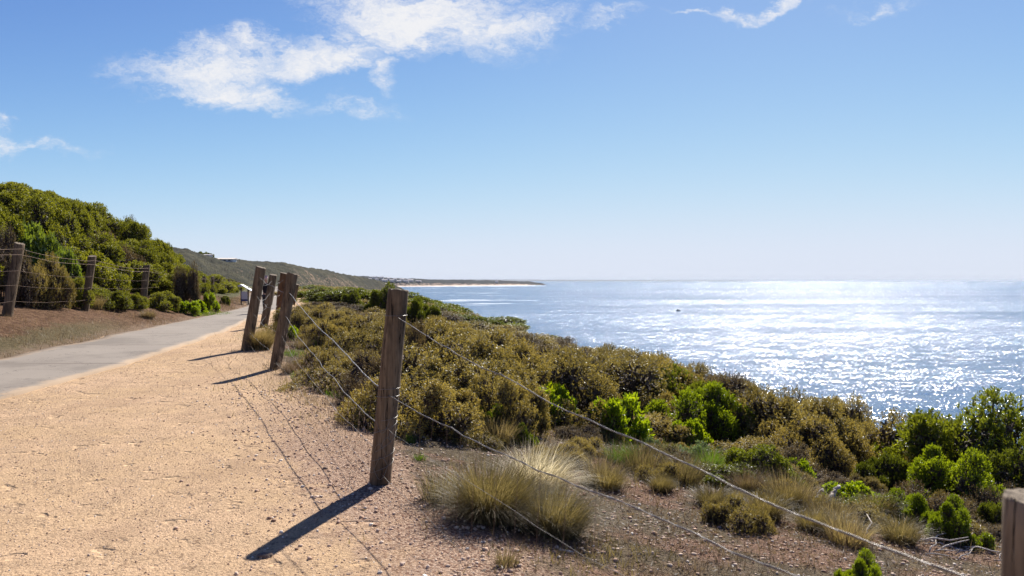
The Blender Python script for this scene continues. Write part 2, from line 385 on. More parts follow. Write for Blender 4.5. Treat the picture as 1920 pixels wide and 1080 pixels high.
def fbm(X, Y, f, seed=0, oct_=5):
    r = np.random.default_rng(seed); out = 0; a = 1
    for _ in range(oct_):
        th = r.uniform(0, 6.28, 4); ph = r.uniform(0, 6.28, 4); q = 0
        for t, p_ in zip(th, ph): q = q + np.sin((X * math.cos(t) + Y * math.sin(t)) * f + p_)
        out = out + a * q / 4; f *= 2.03; a *= .55
    return out

def build_hills():
    px = np.linspace(150, 760, 620); nr = 110
    sil = np.interp(px, [150, 350, 372, 400, 425, 450, 480, 540, 600, 640, 665, 690, 715, 740, 760], [455, 474, 479, 485, 488, 489, 493, 499, 508, 514, 518, 523, 529, 536, 545])
    D = np.interp(px, [150, 350, 560, 690, 760], [380, 430, 640, 900, 1050])
    zr = CH - (sil - 526) / F * D
    foot = D * np.interp(px, [150, 500, 600, 700, 760], [.45, .55, .72, .88, .95]); 
    zf = np.interp(px, [150, 500, 560, 640, 760], [-1, -6, -14, -19, -20])
    t = np.linspace(0, 1.5, nr)
    T, PX = np.meshgrid(t, px, indexing='ij')
    dist = foot + (D - foot) * T; X = (PX - 960) / F * dist; Y = dist
    steep = np.interp(PX, [150, 480, 560, 690, 760], [1.0, .95, .72, .6, .6])
    prof = np.where(T <= 1, np.sin(np.clip(T, 0, 1) * math.pi / 2) ** steep, 1 - (T - 1) * .35)
    gully = fbm(X, Y, .035, 3, 5)
    Z = zf + (zr - zf) * prof + gully * 2.2 * np.sin(np.clip(T, 0, 1) * math.pi) * np.interp(PX, [150, 500, 600], [.8, 1.2, 1.6])
    Z += (np.abs(fbm(X, Y, .35, 5, 5)) * 1.3) * np.interp(PX, [150, 600], [1, 1])
    rock = np.interp(PX, [150, 380, 420, 520, 560, 690, 720, 760], [-.2, 0, .1, .2, .36, .44, .25, .1]) * np.interp(T, [0, .1, .4, .62, 1], [1, 1, .95, .3, -.3]) + gully * .12
    n0, n1 = X.shape; idx = np.arange(n0 * n1).reshape(n0, n1)
    Fc = np.stack([idx[:-1, :-1], idx[:-1, 1:], idx[1:, 1:], idx[1:, :-1]], -1).reshape(-1, 4)
    me = mesh_np('hills', np.stack([X, Y, Z], -1).reshape(-1, 3), Fc, {'rock': rock.ravel()})
    m = far_material('far_hill_scrub', (.020, .021, .012), (.062, .056, .030), (.12, .08, .055), (.28, .195, .13), .05, 1.)
    tag(link('hills', me, m, None, True), kind='structure')
build_hills()

def build_headland():
    px = np.linspace(640, 1026, 700)
    top = np.interp(px, [640, 690, 740, 790, 840, 900, 940, 970, 1000, 1015, 1026], [516, 518.5, 521.5, 523.5, 524.5, 525.5, 526.3, 527.2, 529, 531, 534])
    base = np.interp(px, [640, 760, 900, 1026], [537, 537, 535.5, 534.4])
    D = (CH - SEA) * F / (base - 526)
    zt = CH - (top - 526) / F * (D + 120)
    t = np.linspace(0, 1, 26); T, PX = np.meshgrid(t, px, indexing='ij')
    depth = 320 * np.interp(PX, [640, 980, 1026], [1, .8, .2]); dist = D + depth * T; X = (PX - 960) / F * dist; Y = dist
    lump = np.abs(fbm(X, Y, .06, 9, 5)) * 2.6
    Z = SEA - 1 + (zt - SEA) * np.sin(np.clip(T * 1.8, 0, 1) * math.pi / 2) ** .7 * np.where(T > .8, 1 - (T - .8) * 2, 1) + lump * (T > .04) * np.interp(PX, [640, 1000, 1026], [1, 1, .4])
    idx = np.arange(X.size).reshape(X.shape)
    Fc = np.stack([idx[:-1, :-1], idx[:-1, 1:], idx[1:, 1:], idx[1:, :-1]], -1).reshape(-1, 4)
    me = mesh_np('headland', np.stack([X, Y, Z], -1).reshape(-1, 3), Fc, {'rock': np.where(T < .12, .55, 0).ravel()})
    global HL; HL = (px, X.copy(), Y.copy(), Z.copy())
    m = far_material('headland_forest', (.014, .018, .022), (.036, .038, .036), (.20, .14, .11), (.36, .27, .2), .02, 1.)
    tag(link('headland', me, m, None, True), kind='structure')
    # beach in front of it
    px = np.linspace(700, 990, 200); base = np.interp(px, [700, 760, 900, 990], [537.5, 537.4, 536, 535])
    D = (CH - SEA) * F / (base - 526); V = []
    wid = np.interp(px, [700, 800, 900, 960, 990], [150, 130, 90, 60, 20]) 
    for q, zz in ((-.15, -.5), (.25, 1.2), (1.3, 3.2)): V.append(np.stack([(px - 960) / F * (D + wid * q), D + wid * q, np.full(len(px), SEA + zz) + (np.sin(px * .9) * .5 + np.sin(px * .37) * .7 if q > 1 else 0)], -1))
    V = np.stack(V, 0); idx = np.arange(600).reshape(3, 200)
    Fc = np.stack([idx[:-1, :-1], idx[:-1, 1:], idx[1:, 1:], idx[1:, :-1]], -1).reshape(-1, 4)
    tag(link('beach', mesh_np('beach', V.reshape(-1, 3), Fc), simple('beach_sand', (.5, .40, .32), .95, .1, .05, .15), None, True), kind='structure')
    # very distant coast on the horizon
    px = np.linspace(880, 1425, 300); D0 = 24000.
    top = np.interp(px, [880, 1000, 1200, 1380, 1425], [523.6, 524.2, 525, 525.7, 526.6]) + .15 * np.sin(px * .13) + .1 * np.sin(px * .31)
    rows = []
    for dd, zz in ((0, None), (900, 1), (2500, 0)):
        D = D0 + dd; z = np.full(len(px), SEA - 2.) if zz != 1 else CH - (top - 526) / F * D
        rows.append(np.stack([(px - 960) / F * D, np.full(len(px), D), z], -1))
    V = np.stack(rows, 0); idx = np.arange(900).reshape(3, 300)
    Fc = np.stack([idx[:-1, :-1], idx[:-1, 1:], idx[1:, 1:], idx[1:, :-1]], -1).reshape(-1, 4)
    tag(link('far_coast', mesh_np('far_coast', V.reshape(-1, 3), Fc), simple('far_coast_land', (.09, .10, .10), .9, .1, .001, .2), None, True), kind='structure')
build_headland()

# houses on the headland, and two roofs on the near hill
def make_house(w, d, h, roofmat):
    t = empty('house'); b = MB(); b.box((0, 0, h / 2), (w, d, h)); b.build('wall', M['house_wall'], t, False)
    r = MB(); rh = h * .45; e = w * .08
    V = [(-w / 2 - e, -d / 2 - e, h), (w / 2 + e, -d / 2 - e, h), (w / 2 + e, d / 2 + e, h), (-w / 2 - e, d / 2 + e, h), (-w / 2 - e, 0, h + rh), (w / 2 + e, 0, h + rh)]
    r.add(V, [[0, 3, 2, 1], [0, 1, 5, 4], [2, 3, 4, 5], [0, 4, 3], [1, 2, 5]]); r.build('roof', roofmat, t, False)
    for i in (-.28, 0, .28):
        g = MB(); g.box((i * w, -d / 2 - .05, h * .55), (w * .14, .1, h * .35)); g.build('window', M['house_glass'], t, False)
    return t
random.seed(3)
hp = [(694, 523.5), (703, 521.5), (707, 525.5), (716, 523), (722, 526.5), (729, 524), (735, 527), (741, 524.5), (748, 527.5), (754, 525.5), (762, 527.5), (770, 526.5), (785, 528), (931, 529)]
proto = None
for i, (px, py) in enumerate(hp):
    ci = int(np.argmin(abs(HL[0] - px))); pc = project(HL[1][:, ci], HL[2][:, ci], HL[3][:, ci])[1]; ri = int(np.argmin(np.abs(pc[:14] - (py + 1))))
    lx, ly, lz = HL[1][ri, ci], HL[2][ri, ci] - 3, HL[3][ri, ci]
    o = make_house(11, 8, 5, M['house_roof']) if proto is None else copy_tree(proto)
    proto = proto or o
    o.location = (lx, ly, lz - .5); sc_ = random.uniform(.8, 1.6); o.scale = (sc_, 1, random.uniform(.8, 1.2)); o.rotation_euler.z = random.uniform(-.4, .4)
    if i == len(hp) - 1: tag(o, 'lone white house low on the wooded headland far along the bay', 'house', 'white houses on the far headland')
    else: tag(o, 'tiny white house among dark trees of the seaside town across the bay', 'house', 'white houses on the far headland')
d = ray(425, 488); D = 436
o = make_house(9, 6, 1.5, M['roof_pale']); o.location = (d[0] * D, D, CH + d[2] * D - .9); tag(o, 'long low house with pale roof on the crest of the scrubby hill', 'house')
d = ray(387, 479.5); D = 431
o = make_house(8, 5, 1.0, M['house_roof']); o.location = (d[0] * D, D - 4, CH + d[2] * D - .8); tag(o, 'grey roofed house below the dark tree clump on the hilltop', 'house')

# ------------------------------------------------------------------ foliage generators
def leaves_mesh(name, pos, axis, length, width, rnd):
    """diamond leaves: pos base, axis unit direction"""
    n = len(pos); ref = RNG.normal(size=(n, 3)); side = np.cross(axis, ref); side /= np.linalg.norm(side, axis=1)[:, None] + 1e-9
    up = np.cross(side, axis); L = length[:, None]; W = width[:, None]
    V = np.stack([pos, pos + axis * L * .5 + side * W * .5 + up * W * .15, pos + axis * L, pos + axis * L * .5 - side * W * .5 + up * W * .15], 1).reshape(-1, 3)
    return mesh_np(name, V, np.arange(4 * n).reshape(n, 4), {'rnd': np.repeat(rnd, 4)})
def unit(a): return a / (np.linalg.norm(a, axis=-1, keepdims=True) + 1e-9)

def crown(nlobes, lobe_r, n_twigs, per, tl, leaf, up=.6, spread=.35, inner=.2, flat=1.0):
    """returns leaf arrays for a crown of unit radius and unit height standing on z=0"""
    th = RNG.uniform(0, 6.28, nlobes); el = np.arcsin(RNG.uniform(0.02, .98, nlobes)); rr = RNG.uniform(.45, .82, nlobes)
    c = np.stack([np.cos(th) * np.cos(el) * rr, np.sin(th) * np.cos(el) * rr, np.sin(el) * rr * .85 * flat + .08], 1)
    lr = RNG.uniform(lobe_r * .75, lobe_r * 1.25, nlobes)
    li = RNG.integers(0, nlobes, n_twigs * 2); d = unit(RNG.normal(size=(n_twigs * 2, 3)) + np.array([0, 0, .35]) + c[li] * .9)
    tip = c[li] + d * lr[li][:, None] * RNG.uniform(.82, 1.08, (len(li), 1))
    # drop twigs buried deep inside another lobe
    dd = np.linalg.norm(tip[:, None, :] - c[None], axis=2) / lr[None]; dd[np.arange(len(li)), li] = 9
    keep = (dd.min(1) > .8) & (tip[:, 2] > .0); tip, d, li = tip[keep][:n_twigs], d[keep][:n_twigs], li[keep][:n_twigs]
    nt = len(tip); tw = unit(d * (1 - up) + np.array([0, 0, up]) + RNG.normal(size=(nt, 3)) * .25)
    ln = RNG.uniform(.5, 1.2, nt) * tl
    t = RNG.uniform(0, 1, (nt, per)); p = tip[:, None] - tw[:, None] * (t * ln[:, None])[..., None] + RNG.normal(size=(nt, per, 3)) * .006
    ax = unit(tw[:, None] + RNG.normal(size=(nt, per, 3)) * spread * 2)
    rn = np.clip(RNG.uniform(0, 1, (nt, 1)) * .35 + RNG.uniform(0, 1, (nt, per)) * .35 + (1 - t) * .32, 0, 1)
    p, ax, rn = p.reshape(-1, 3), ax.reshape(-1, 3), rn.ravel()
    ni = int(len(p) * inner); li = RNG.integers(0, nlobes, ni); q = c[li] + unit(RNG.normal(size=(ni, 3))) * lr[li][:, None] * RNG.uniform(.1, .85, (ni, 1))
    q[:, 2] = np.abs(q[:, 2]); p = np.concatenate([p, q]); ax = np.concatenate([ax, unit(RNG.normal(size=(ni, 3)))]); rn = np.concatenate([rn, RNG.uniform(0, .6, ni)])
    L = leaf[0] * RNG.uniform(.6, 1.35, len(p)); W = leaf[1] * RNG.uniform(.7, 1.3, len(p))
    return c, lr, tip, (p, ax, L, W, rn)

def stems_mesh(mb, c, lr, tips, n_fine, r0=.018):
    for ci, rr in zip(c, lr):
        a = np.array([ci[0] * .12, ci[1] * .12, -.15]); m_ = (a + ci) / 2 + RNG.normal(size=3) * .06
        mb.tube([a, m_, ci], [r0, r0 * .7, r0 * .35], 4, False)
        for _ in range(5):
            e = ci + unit(RNG.normal(size=3) + np.array([0, 0, .6])) * rr * .85; mb.tube([ci, (ci + e) / 2 + RNG.normal(size=3) * .02, e], [r0 * .35, r0 * .25, r0 * .12], 3, False)
    for i in RNG.integers(0, len(tips), n_fine):
        t = tips[i]; b = c[np.argmin(np.linalg.norm(c - t, axis=1))]; mb.tube([b * .5 + t * .5, t * 1.0 + np.array([0, 0, .015])], [r0 * .2, r0 * .07], 3, False)

def thicket(mb, c, lr, n):
    # the dead twigs and old wood packed inside a crown
    li = RNG.integers(0, len(c), n); q = c[li] + unit(RNG.normal(size=(n, 3))) * lr[li][:, None] * RNG.uniform(0, .5, (n, 1)) ** .7; q[:, 2] = np.abs(q[:, 2])
    d = unit(RNG.normal(size=(n, 3)) + np.array([0, 0, .5])) * RNG.uniform(.04, .10, (n, 1)); w_ = unit(np.cross(d, RNG.normal(size=(n, 3)))) * RNG.uniform(.008, .022, (n, 1))
    V = np.stack([q - d - w_, q - d + w_, q + d + w_ * .5, q + d - w_ * .5], 1).reshape(-1, 3)
    mb.add(V, np.arange(4 * n).reshape(n, 4).tolist())

def make_shrub(name, mat, nlobes=16, lobe_r=.36, twigs=1100, per=16, tl=.16, leaf=(.03, .012), up=.6, spread=.35, inner=.2, fine=260, flat=1.):
    t = empty(name, (0, 0, -500)); c, lr, tips, A = crown(nlobes, lobe_r, twigs, per, tl, leaf, up, spread, inner, flat)
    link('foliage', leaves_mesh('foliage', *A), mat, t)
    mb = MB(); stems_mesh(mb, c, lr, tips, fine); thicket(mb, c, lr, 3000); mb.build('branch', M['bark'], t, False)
    return t
S = {}
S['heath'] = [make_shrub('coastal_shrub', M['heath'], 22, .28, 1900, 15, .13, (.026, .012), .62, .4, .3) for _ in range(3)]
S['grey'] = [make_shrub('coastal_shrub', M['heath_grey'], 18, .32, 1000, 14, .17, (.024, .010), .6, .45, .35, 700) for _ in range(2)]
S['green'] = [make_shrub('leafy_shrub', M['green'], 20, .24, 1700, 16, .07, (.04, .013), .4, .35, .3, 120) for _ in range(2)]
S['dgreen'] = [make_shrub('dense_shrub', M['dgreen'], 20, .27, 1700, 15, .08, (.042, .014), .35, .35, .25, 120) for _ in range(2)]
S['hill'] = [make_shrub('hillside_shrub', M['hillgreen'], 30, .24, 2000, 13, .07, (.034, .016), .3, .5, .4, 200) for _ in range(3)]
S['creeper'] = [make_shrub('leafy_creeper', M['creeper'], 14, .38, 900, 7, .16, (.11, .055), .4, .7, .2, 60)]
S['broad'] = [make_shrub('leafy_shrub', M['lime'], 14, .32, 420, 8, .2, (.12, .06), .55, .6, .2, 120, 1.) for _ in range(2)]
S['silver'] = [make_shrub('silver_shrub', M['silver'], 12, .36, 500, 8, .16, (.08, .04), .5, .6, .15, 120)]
used = set()
def place(kind, x, y, z, rx, h, label, cat='shrub', group=None, rz=None, idx=None):
    i = random.randrange(len(S[kind])) if idx is None else idx
    proto = S[kind][i]
    if (kind, i) in used: o = copy_tree(proto)
    else: o = proto; used.add((kind, i))
    o.location = (x, y, z); o.rotation_euler = (0, 0, random.uniform(0, 6.28) if rz is None else rz)
    o.scale = (rx * random.uniform(.92, 1.08), rx * random.uniform(.92, 1.08), h)
    for k_ in ('label', 'category', 'group'):
        if k_ in o: del o[k_]
    tag(o, label, cat, group); return o
def place_px(kind, px, pyb, pyt, wpx, label, group=None, cat='shrub', depth=None, sink=.08, **kw):
    x, y, z = hit(px, pyb)
    if depth: y = depth; x = ray(px, pyb)[0] * y
    r = wpx / 2 / F * y; y2 = y + (0 if depth else r * .55); x2 = x * y2 / y
    z2 = float(ground_z(x2, y2)); h = (CH - (pyt - 526) / F * y2) - z2; r = max(r, .82 * h) if kind in ('green', 'dgreen', 'broad') and y2 < 16 else r
    SPECIAL.append((px, pyb, pyt, wpx, y2))
    return place(kind, x2, y2, z2 - sink, r, max(h + sink, .15), label, cat, group, **kw)

SPECIAL = []
# singled-out bushes on the right
def cluster(kind, parts, label, group=None):
    for i, (px, pyb, pyt, w) in enumerate(parts): place_px(kind, px, pyb, pyt, w, label, group)
place_px('green', 1310, 810, 694, 118, 'rounded bright green bush rising above the brown scrub near the middle of the slope', depth=10.3)
place_px('dgreen', 1272, 745, 675, 62, 'small dark green bush just behind the rounded bright green bush', depth=12)
place_px('dgreen', 1790, 855, 732, 160, 'tall dark green bush standing against the blue water at the right', depth=9.6)
place_px('dgreen', 1905, 905, 818, 190, 'broad dark green bush running out of the right edge of view below the sea', depth=8.6)
place_px('green', 1775, 935, 828, 130, 'flat topped green bush with bare stems above the small lime green bush', depth=8.0)
place_px('dgreen', 1655, 945, 845, 120, 'deep green shaded bush beside the pale fallen branches', depth=8.6)
place_px('green', 1715, 985, 905, 80, 'lime tipped upright bush left half of the pair near the lower right post')
place_px('green', 1790, 1022, 928, 115, 'lime tipped low bush standing on the gravel near the lower right post')
place_px('green', 1625, 1130, 1032, 120, 'yellow green bush cut by the bottom edge below the near fence wire')
place_px('broad', 1035, 800, 722, 95, 'broad leaved lime plant at the edge of the scrub behind the big tussock')
place_px('broad', 1160, 830, 742, 115, 'broad leaved yellow green plant right of the other lime plant, below the brown scrub')
place_px('green', 915, 818, 755, 110, 'green cushion bush under the dark scrub, above the big grass tussock')
place_px('green', 975, 832, 780, 55, 'small green sprig bush between the cushion bush and the lime plant')
place_px('broad', 1290, 838, 788, 42, 'small upright reddish lime sprig below the rounded bright green bush')
place_px('silver', 1290, 862, 815, 100, 'silvery leaved low plant below the small upright lime sprig')
place_px('silver', 1215, 850, 812, 60, 'small silvery plant left of the larger silvery low plant')
place_px('broad', 1498, 905, 862, 46, 'small yellow leaved plant alone at the foot of the brown scrub')
place_px('heath', 1375, 1000, 928, 165, 'olive brown shrub alone on the red gravel between the fence wires')
place_px('dgreen', 1870, 980, 930, 70, 'little green bush in shade behind the lower right post', depth=7.0)
place_px('green', 620, 735, 705, 70, 'low green plant by the fence wire between the two nearest left posts')
place_px('broad', 545, 640, 612, 40, 'leafy green plant at the foot of the fence behind the second post')
place_px('green', 575, 655, 632, 50, 'leafy green plant among golden scrub right of the second post')
place_px('dgreen', 715, 588, 531, 92, 'rounded dark green tree like bush rising behind the nearest tall post', depth=31)
place_px('dgreen', 775, 592, 549, 70, 'dark green bush on the cliff edge right of the nearest tall post', depth=28)
place_px('dgreen', 806, 600, 566, 55, 'low dark bush at the end of the dark row on the cliff edge', depth=26)
place_px('dgreen', 655, 575, 543, 60, 'dark green bush left of the rounded tree like bush', depth=34)

def specials_left():
    for px, pyb, pyt, w, kd, lab in [
        (8, 572, 418, 130, 'grey', 'brown twiggy bush behind the leftmost post, cut by the left edge'),
        (78, 578, 470, 120, 'heath', 'brown leaved bush between the two nearest left posts'),
        (128, 575, 512, 100, 'hill', 'yellow green bush at the foot of the second left post'),
        (45, 520, 408, 95, 'creeper', 'glossy bright green creeper, highest part of the bright strip at left'),
        (88, 535, 432, 80, 'creeper', 'glossy bright green creeper in the middle of the bright strip at left'),
        (122, 552, 462, 60, 'creeper', 'glossy bright green creeper at the lower end of the bright strip at left'),
        (205, 580, 535, 120, 'hill', 'green bush between the second and third left posts, by the wire'),
        (300, 582, 545, 95, 'hill', 'green bush right of the third left post, reaching towards the path'),
        (243, 578, 540, 80, 'hill', 'small green bush just left of the third left post'),
        (350, 577, 482, 66, 'grey', 'dark dry bush at the right hand end of the green hillside'),
        (352, 590, 565, 50, 'broad', 'lime green leafy plant on the bank at the end of the hill'),
        (372, 586, 563, 40, 'broad', 'lime green plant beside the path in front of the far left posts'),
        (392, 583, 548, 34, 'broad', 'small lime plant climbing between two far left posts'),
        (422, 572, 552, 22, 'dgreen', 'small round green bush on the sandy bank by the far posts')]:
        place_px(kd, px, pyb, pyt, w, lab, cat='plant' if kd in ('creeper', 'broad') else 'shrub')
specials_left()
def cap(px, rp, y, h, z):
    """how high a bush may be, and how wide, without hiding the singled-out plants behind it"""
    q = 1.
    for sx_, sb, st_, sw, sy in SPECIAL:
        if y < sy + .1 and abs(px - sx_) < sw * .5 + rp * .75:
            lim = CH - (sb - .30 * (sb - st_) - 526) / F * y - z
            if lim < h:
                q = min(q, .62 if abs(px - sx_) > sw * .5 else .5); h = max(lim, min(h, .22))
    return h, q
# ---- right-hand scrub
SIL_R = ([400, 480, 520, 560, 600, 640, 680, 740, 780, 830, 900, 960, 1080, 1150, 1250, 1300, 1370, 1450, 1600, 1700, 1800, 1920, 2200],
         [560, 556, 552, 550, 547, 549, 552, 560, 572, 588, 608, 627, 644, 647, 666, 682, 703, 716, 746, 768, 792, 812, 870])
BASE_R = ([400, 545, 600, 700, 830, 960, 1080, 1250, 1400, 1600, 1750, 1920, 2200], [590, 658, 712, 774, 828, 848, 880, 903, 937, 975, 988, 1010, 1080])
pts = []
random.seed(21)
def spaced(x, y, d):
    for a, b in pts:
        if (a - x) ** 2 + (b - y) ** 2 < d * d: return False
    return True
def zone_label(px, y, kind):
    if kind == 'grey': return 'grey brown twiggy shrub with bare dry branches in the dense scrub between fence and sea'
    if y > 24: return 'golden olive shrub in the far part of the dense scrub, towards the hills'
    return 'golden olive small leaved shrub in the nearer part of the dense scrub beside the fence'
cnt = 0
for it in range(60000):
    y = 4 + 112 * random.random() ** 1.9; s = random.uniform(.6, 10.0)
    x = float(np.interp(y, *LF)) + s * 1.08
    px, py = project(x, y, float(ground_z(x, y)))
    if px > 2030 or px < 400: continue
    d = 1.12 if y < 15 else 1.6 if y < 26 else 2.6 if y < 50 else 4.6
    if not spaced(x, y, d): continue
    r = d * random.uniform(.80, 1.12); z = float(ground_z(x, y))
    fx, fy = project(x, y - r * .5, float(ground_z(x, y - r * .5)))
    if fy > np.interp(fx, *BASE_R): continue
    zs = CH - (np.interp(px, *SIL_R) + random.uniform(-5, 4) - (9 if y > 36 else 0) - 526) / F * y - z
    if s < 1.6 and y < 30: hmax = .75
    else: hmax = random.uniform(.95, 1.4) * (1 if y < 50 else 1.5)
    h = zs if s > 7.2 and zs < 2.1 else min(hmax, zs)
    h, q_ = cap(px, r / y * F, y, h, z); r *= q_
    if h < .24: continue
    h = min(h, 2.2)
    pts.append((x, y)); cnt += 1; h = max(h, .3)
    kind = 'grey' if random.random() < (.2 if y < 25 else .1) else 'heath'
    if y > 36 and random.random() < .7: kind = 'dgreen'
    lab = 'dark green bush in the low hedge where the scrub meets the far hill' if kind == 'dgreen' else zone_label(px, y, kind)
    place(kind, x, y, z - .12, r, h + .12, lab, 'shrub', 'shrubs of the dense scrub between fence and sea' if kind != 'dgreen' else 'dark bushes at the far end of the scrub')
    if cnt >= 290: break
print('scrub', cnt)
# the lower fringe of the scrub, towards the path
pts = []
n_f = 0
for it in range(9000):
    px = random.uniform(600, 1960); by = np.interp(px, *BASE_R); py = by + random.uniform(-62, 8)
    x, y, z = hit(px, py)
    if not spaced(x, y, .52): continue
    r = random.uniform(.42, .72); h = random.uniform(.35, .7)
    h, q_ = cap(px, r / y * F * .6, y, h, z); r *= q_
    if h < .2: continue
    pts.append((x, y)); n_f += 1
    kind = random.choices(['heath', 'grey', 'dgreen', 'broad', 'silver'], [.6, .22, .09, .03, .06])[0]
    if px < 1150 and kind in ('broad', 'silver', 'dgreen'): kind = 'heath'
    lab = {'heath': 'low olive brown shrub in the lower fringe of the scrub, nearest the fence', 'grey': 'low dry twiggy shrub in the lower fringe of the scrub, nearest the fence', 'dgreen': 'low dark green shrub in the lower fringe of the scrub, nearest the fence',
           'broad': 'low lime leaved plant tucked in the lower fringe of the scrub', 'silver': 'low silvery leaved plant tucked in the lower fringe of the scrub'}[kind]
    place(kind, x, y, z - .06, r, h, lab, 'shrub', 'low shrubs in the fringe of the scrub by the fence')
    if n_f > 110: break
print('fringe', n_f)

# ---- left bank
SIL_L = ([-500, -200, 0, 60, 130, 210, 260, 310, 335, 348, 360, 400, 450, 480], [310, 325, 340, 352, 374, 390, 417, 444, 470, 500, 512, 520, 532, 545])
BASE_L = ([-500, 0, 60, 150, 270, 330, 360, 450], [560, 556, 566, 572, 570, 578, 566, 560])
pts = []; cnt = 0
for it in range(60000):
    y = 9 + 70 * random.random() ** 1.3; l = random.uniform(2.2, 15)
    x = float(np.interp(y, *LLs)) - l; z = float(ground_z(x, y))
    px, py = project(x, y, z)
    if px < -160 or px > 470 or (y > 40 and l < 2.75) or (26 < y <= 40 and l < 3.3): continue
    d = 1.5 if y < 48 else 2.4
    if not spaced(x, y, d): continue
    r = d * random.uniform(.75, 1.0); fx, fy = project(x + r * .5, y - r * .6, float(ground_z(x + r * .5, y - r * .6)))
    if fy > np.interp(fx, *BASE_L) or fy < 300: continue
    px2, _ = project(x + r * .6, y, z)
    zs = CH - (max(np.interp(px, *SIL_L), np.interp(px2, *SIL_L) - 12) + random.uniform(-5, 5) - 526) / F * y - z
    h = zs if (4.8 < l and zs < 3.0) else min(random.uniform(.9, 1.5), zs)
    h, q_ = cap(px, r / y * F * .7, y, h, z)
    if h < (.35 if y < 38 else .2): continue
    h = min(h, 3.2); pts.append((x, y)); cnt += 1
    kd = 'hill' if random.random() > .1 else 'grey'
    place(kd, x, y, z - .15, r, h + .15, 'yellow green shrub of the dense thicket covering the left hillside' if kd == 'hill' else 'dark dry twiggy shrub in the green thicket on the left hillside', 'shrub', 'shrubs of the thicket on the left hillside')
    if cnt >= 230: break
print('hillside', cnt)
# trees on the far hilltop
for i, (px, pt, w) in enumerate([(362, 473, 16), (374, 470, 20), (387, 472, 18), (397, 474, 12)]):
    D = 425 + i * 3; d = ray(px, 483); r = w / 2 / F * D
    place('dgreen', d[0] * D, D, CH + d[2] * D, r, (483 - pt) / F * D, 'dark tree in the clump on the crest of the far hill', 'tree', 'dark trees on the far hilltop')

# ------------------------------------------------------------------ grasses
def blades(n, root_r, length, width, arch, lean=(0, 0), seg=5, erect=1.0):
    th = RNG.uniform(0, 6.28, n); rr = root_r * np.sqrt(RNG.uniform(0, 1, n)); L = length * RNG.uniform(.55, 1.1, n)
    base = np.stack([np.cos(th) * rr, np.sin(th) * rr, np.zeros(n)], 1)
    out = unit(np.stack([np.cos(th), np.sin(th), np.zeros(n)], 1) * (.25 + rr / root_r)[:, None] + RNG.normal(size=(n, 3)) * .35 * np.array([1, 1, 0])); out[:, 2] = 0
    k_ = RNG.uniform(.15, 1., n) * arch
    wind = np.array([lean[0], lean[1], 0])
    pts = []; cur = base.copy(); dirv = unit(np.array([0, 0, erect]) + out * k_[:, None] * .5 + RNG.normal(size=(n, 3)) * .16)
    for j in range(seg + 1):
        pts.append(cur.copy()); dirv = unit(dirv + (out * k_[:, None] * .30 + wind * .22 + np.array([0, 0, -.22]) * k_[:, None]) * (j / seg + .3)); cur = cur + dirv * (L / seg)[:, None]
        cur[:, 2] = np.maximum(cur[:, 2], .004)
    P_ = np.stack(pts, 1); side = unit(np.cross(out + RNG.normal(size=out.shape) * .5, [0, 0, 1.]))
    w = width * np.linspace(1, .12, seg + 1)[None, :, None] * RNG.uniform(.7, 1.3, (n, 1, 1))
    A, B = P_ - side[:, None] * w / 2, P_ + side[:, None] * w / 2
    V = np.stack([A, B], 2).reshape(-1, 3); b0 = (np.arange(n) * (seg + 1) * 2)[:, None]; j = (np.arange(seg) * 2)[None]
    Fc = np.stack([b0 + j, b0 + j + 1, b0 + j + 3, b0 + j + 2], -1).reshape(-1, 4)
    return V, Fc, np.repeat(RNG.uniform(0, 1, n), (seg + 1) * 2)
def tussock(px, py, n, root_r, length, width, arch, mats, label, lean=(0, 0), name='grass_tussock', group=None, erect=1.):
    x, y, z = hit(px, py); t = empty(name, (x, y, z - .01))
    for (mat, frac, nm, ll) in mats:
        V, Fc, r_ = blades(int(n * frac), root_r, length * ll, width, arch, lean, erect=erect)
        link(nm, mesh_np(nm, V, Fc, {'rnd': r_}), M[mat], t)
    tag(t, label, 'grass tussock', group); return t
OB = [('olive_blade', .7, 'blades', 1.), ('straw', .3, 'dry_blades', .9)]
tussock(925, 975, 4600, .14, .38, .0034, 1.35, OB, 'big olive green grass tussock beside the nearest fence post', (.35, -.1))
tussock(1010, 925, 2600, .12, .35, .0034, 1.35, [('pale_blade', .65, 'seed_heads', 1.05), ('olive_blade', .35, 'blades', .9)], 'pale silky seeding tussock behind the big olive one', (.5, -.2))
tussock(1045, 1000, 2800, .11, .30, .003, 1.2, OB, 'lower olive tussock on the right flank of the big tussock', (.6, -.2))
tussock(487, 655, 2600, .16, .40, .005, .8, [('straw', .8, 'blades', 1.), ('olive_blade', .2, 'green_blades', .8)], 'brown straw tussock between the two left posts at the gravel edge', (.2, 0))
tussock(278, 597, 900, .14, .26, .006, 1., [('straw', .5, 'blades', 1.), ('dry_blade', .5, 'dry_blades', 1.)], 'small reddish brown tussock on the bank left of the path')
tussock(180, 578, 700, .15, .35, .006, .8, [('straw', 1., 'blades', 1.)], 'straw tussock at the foot of the second left post')
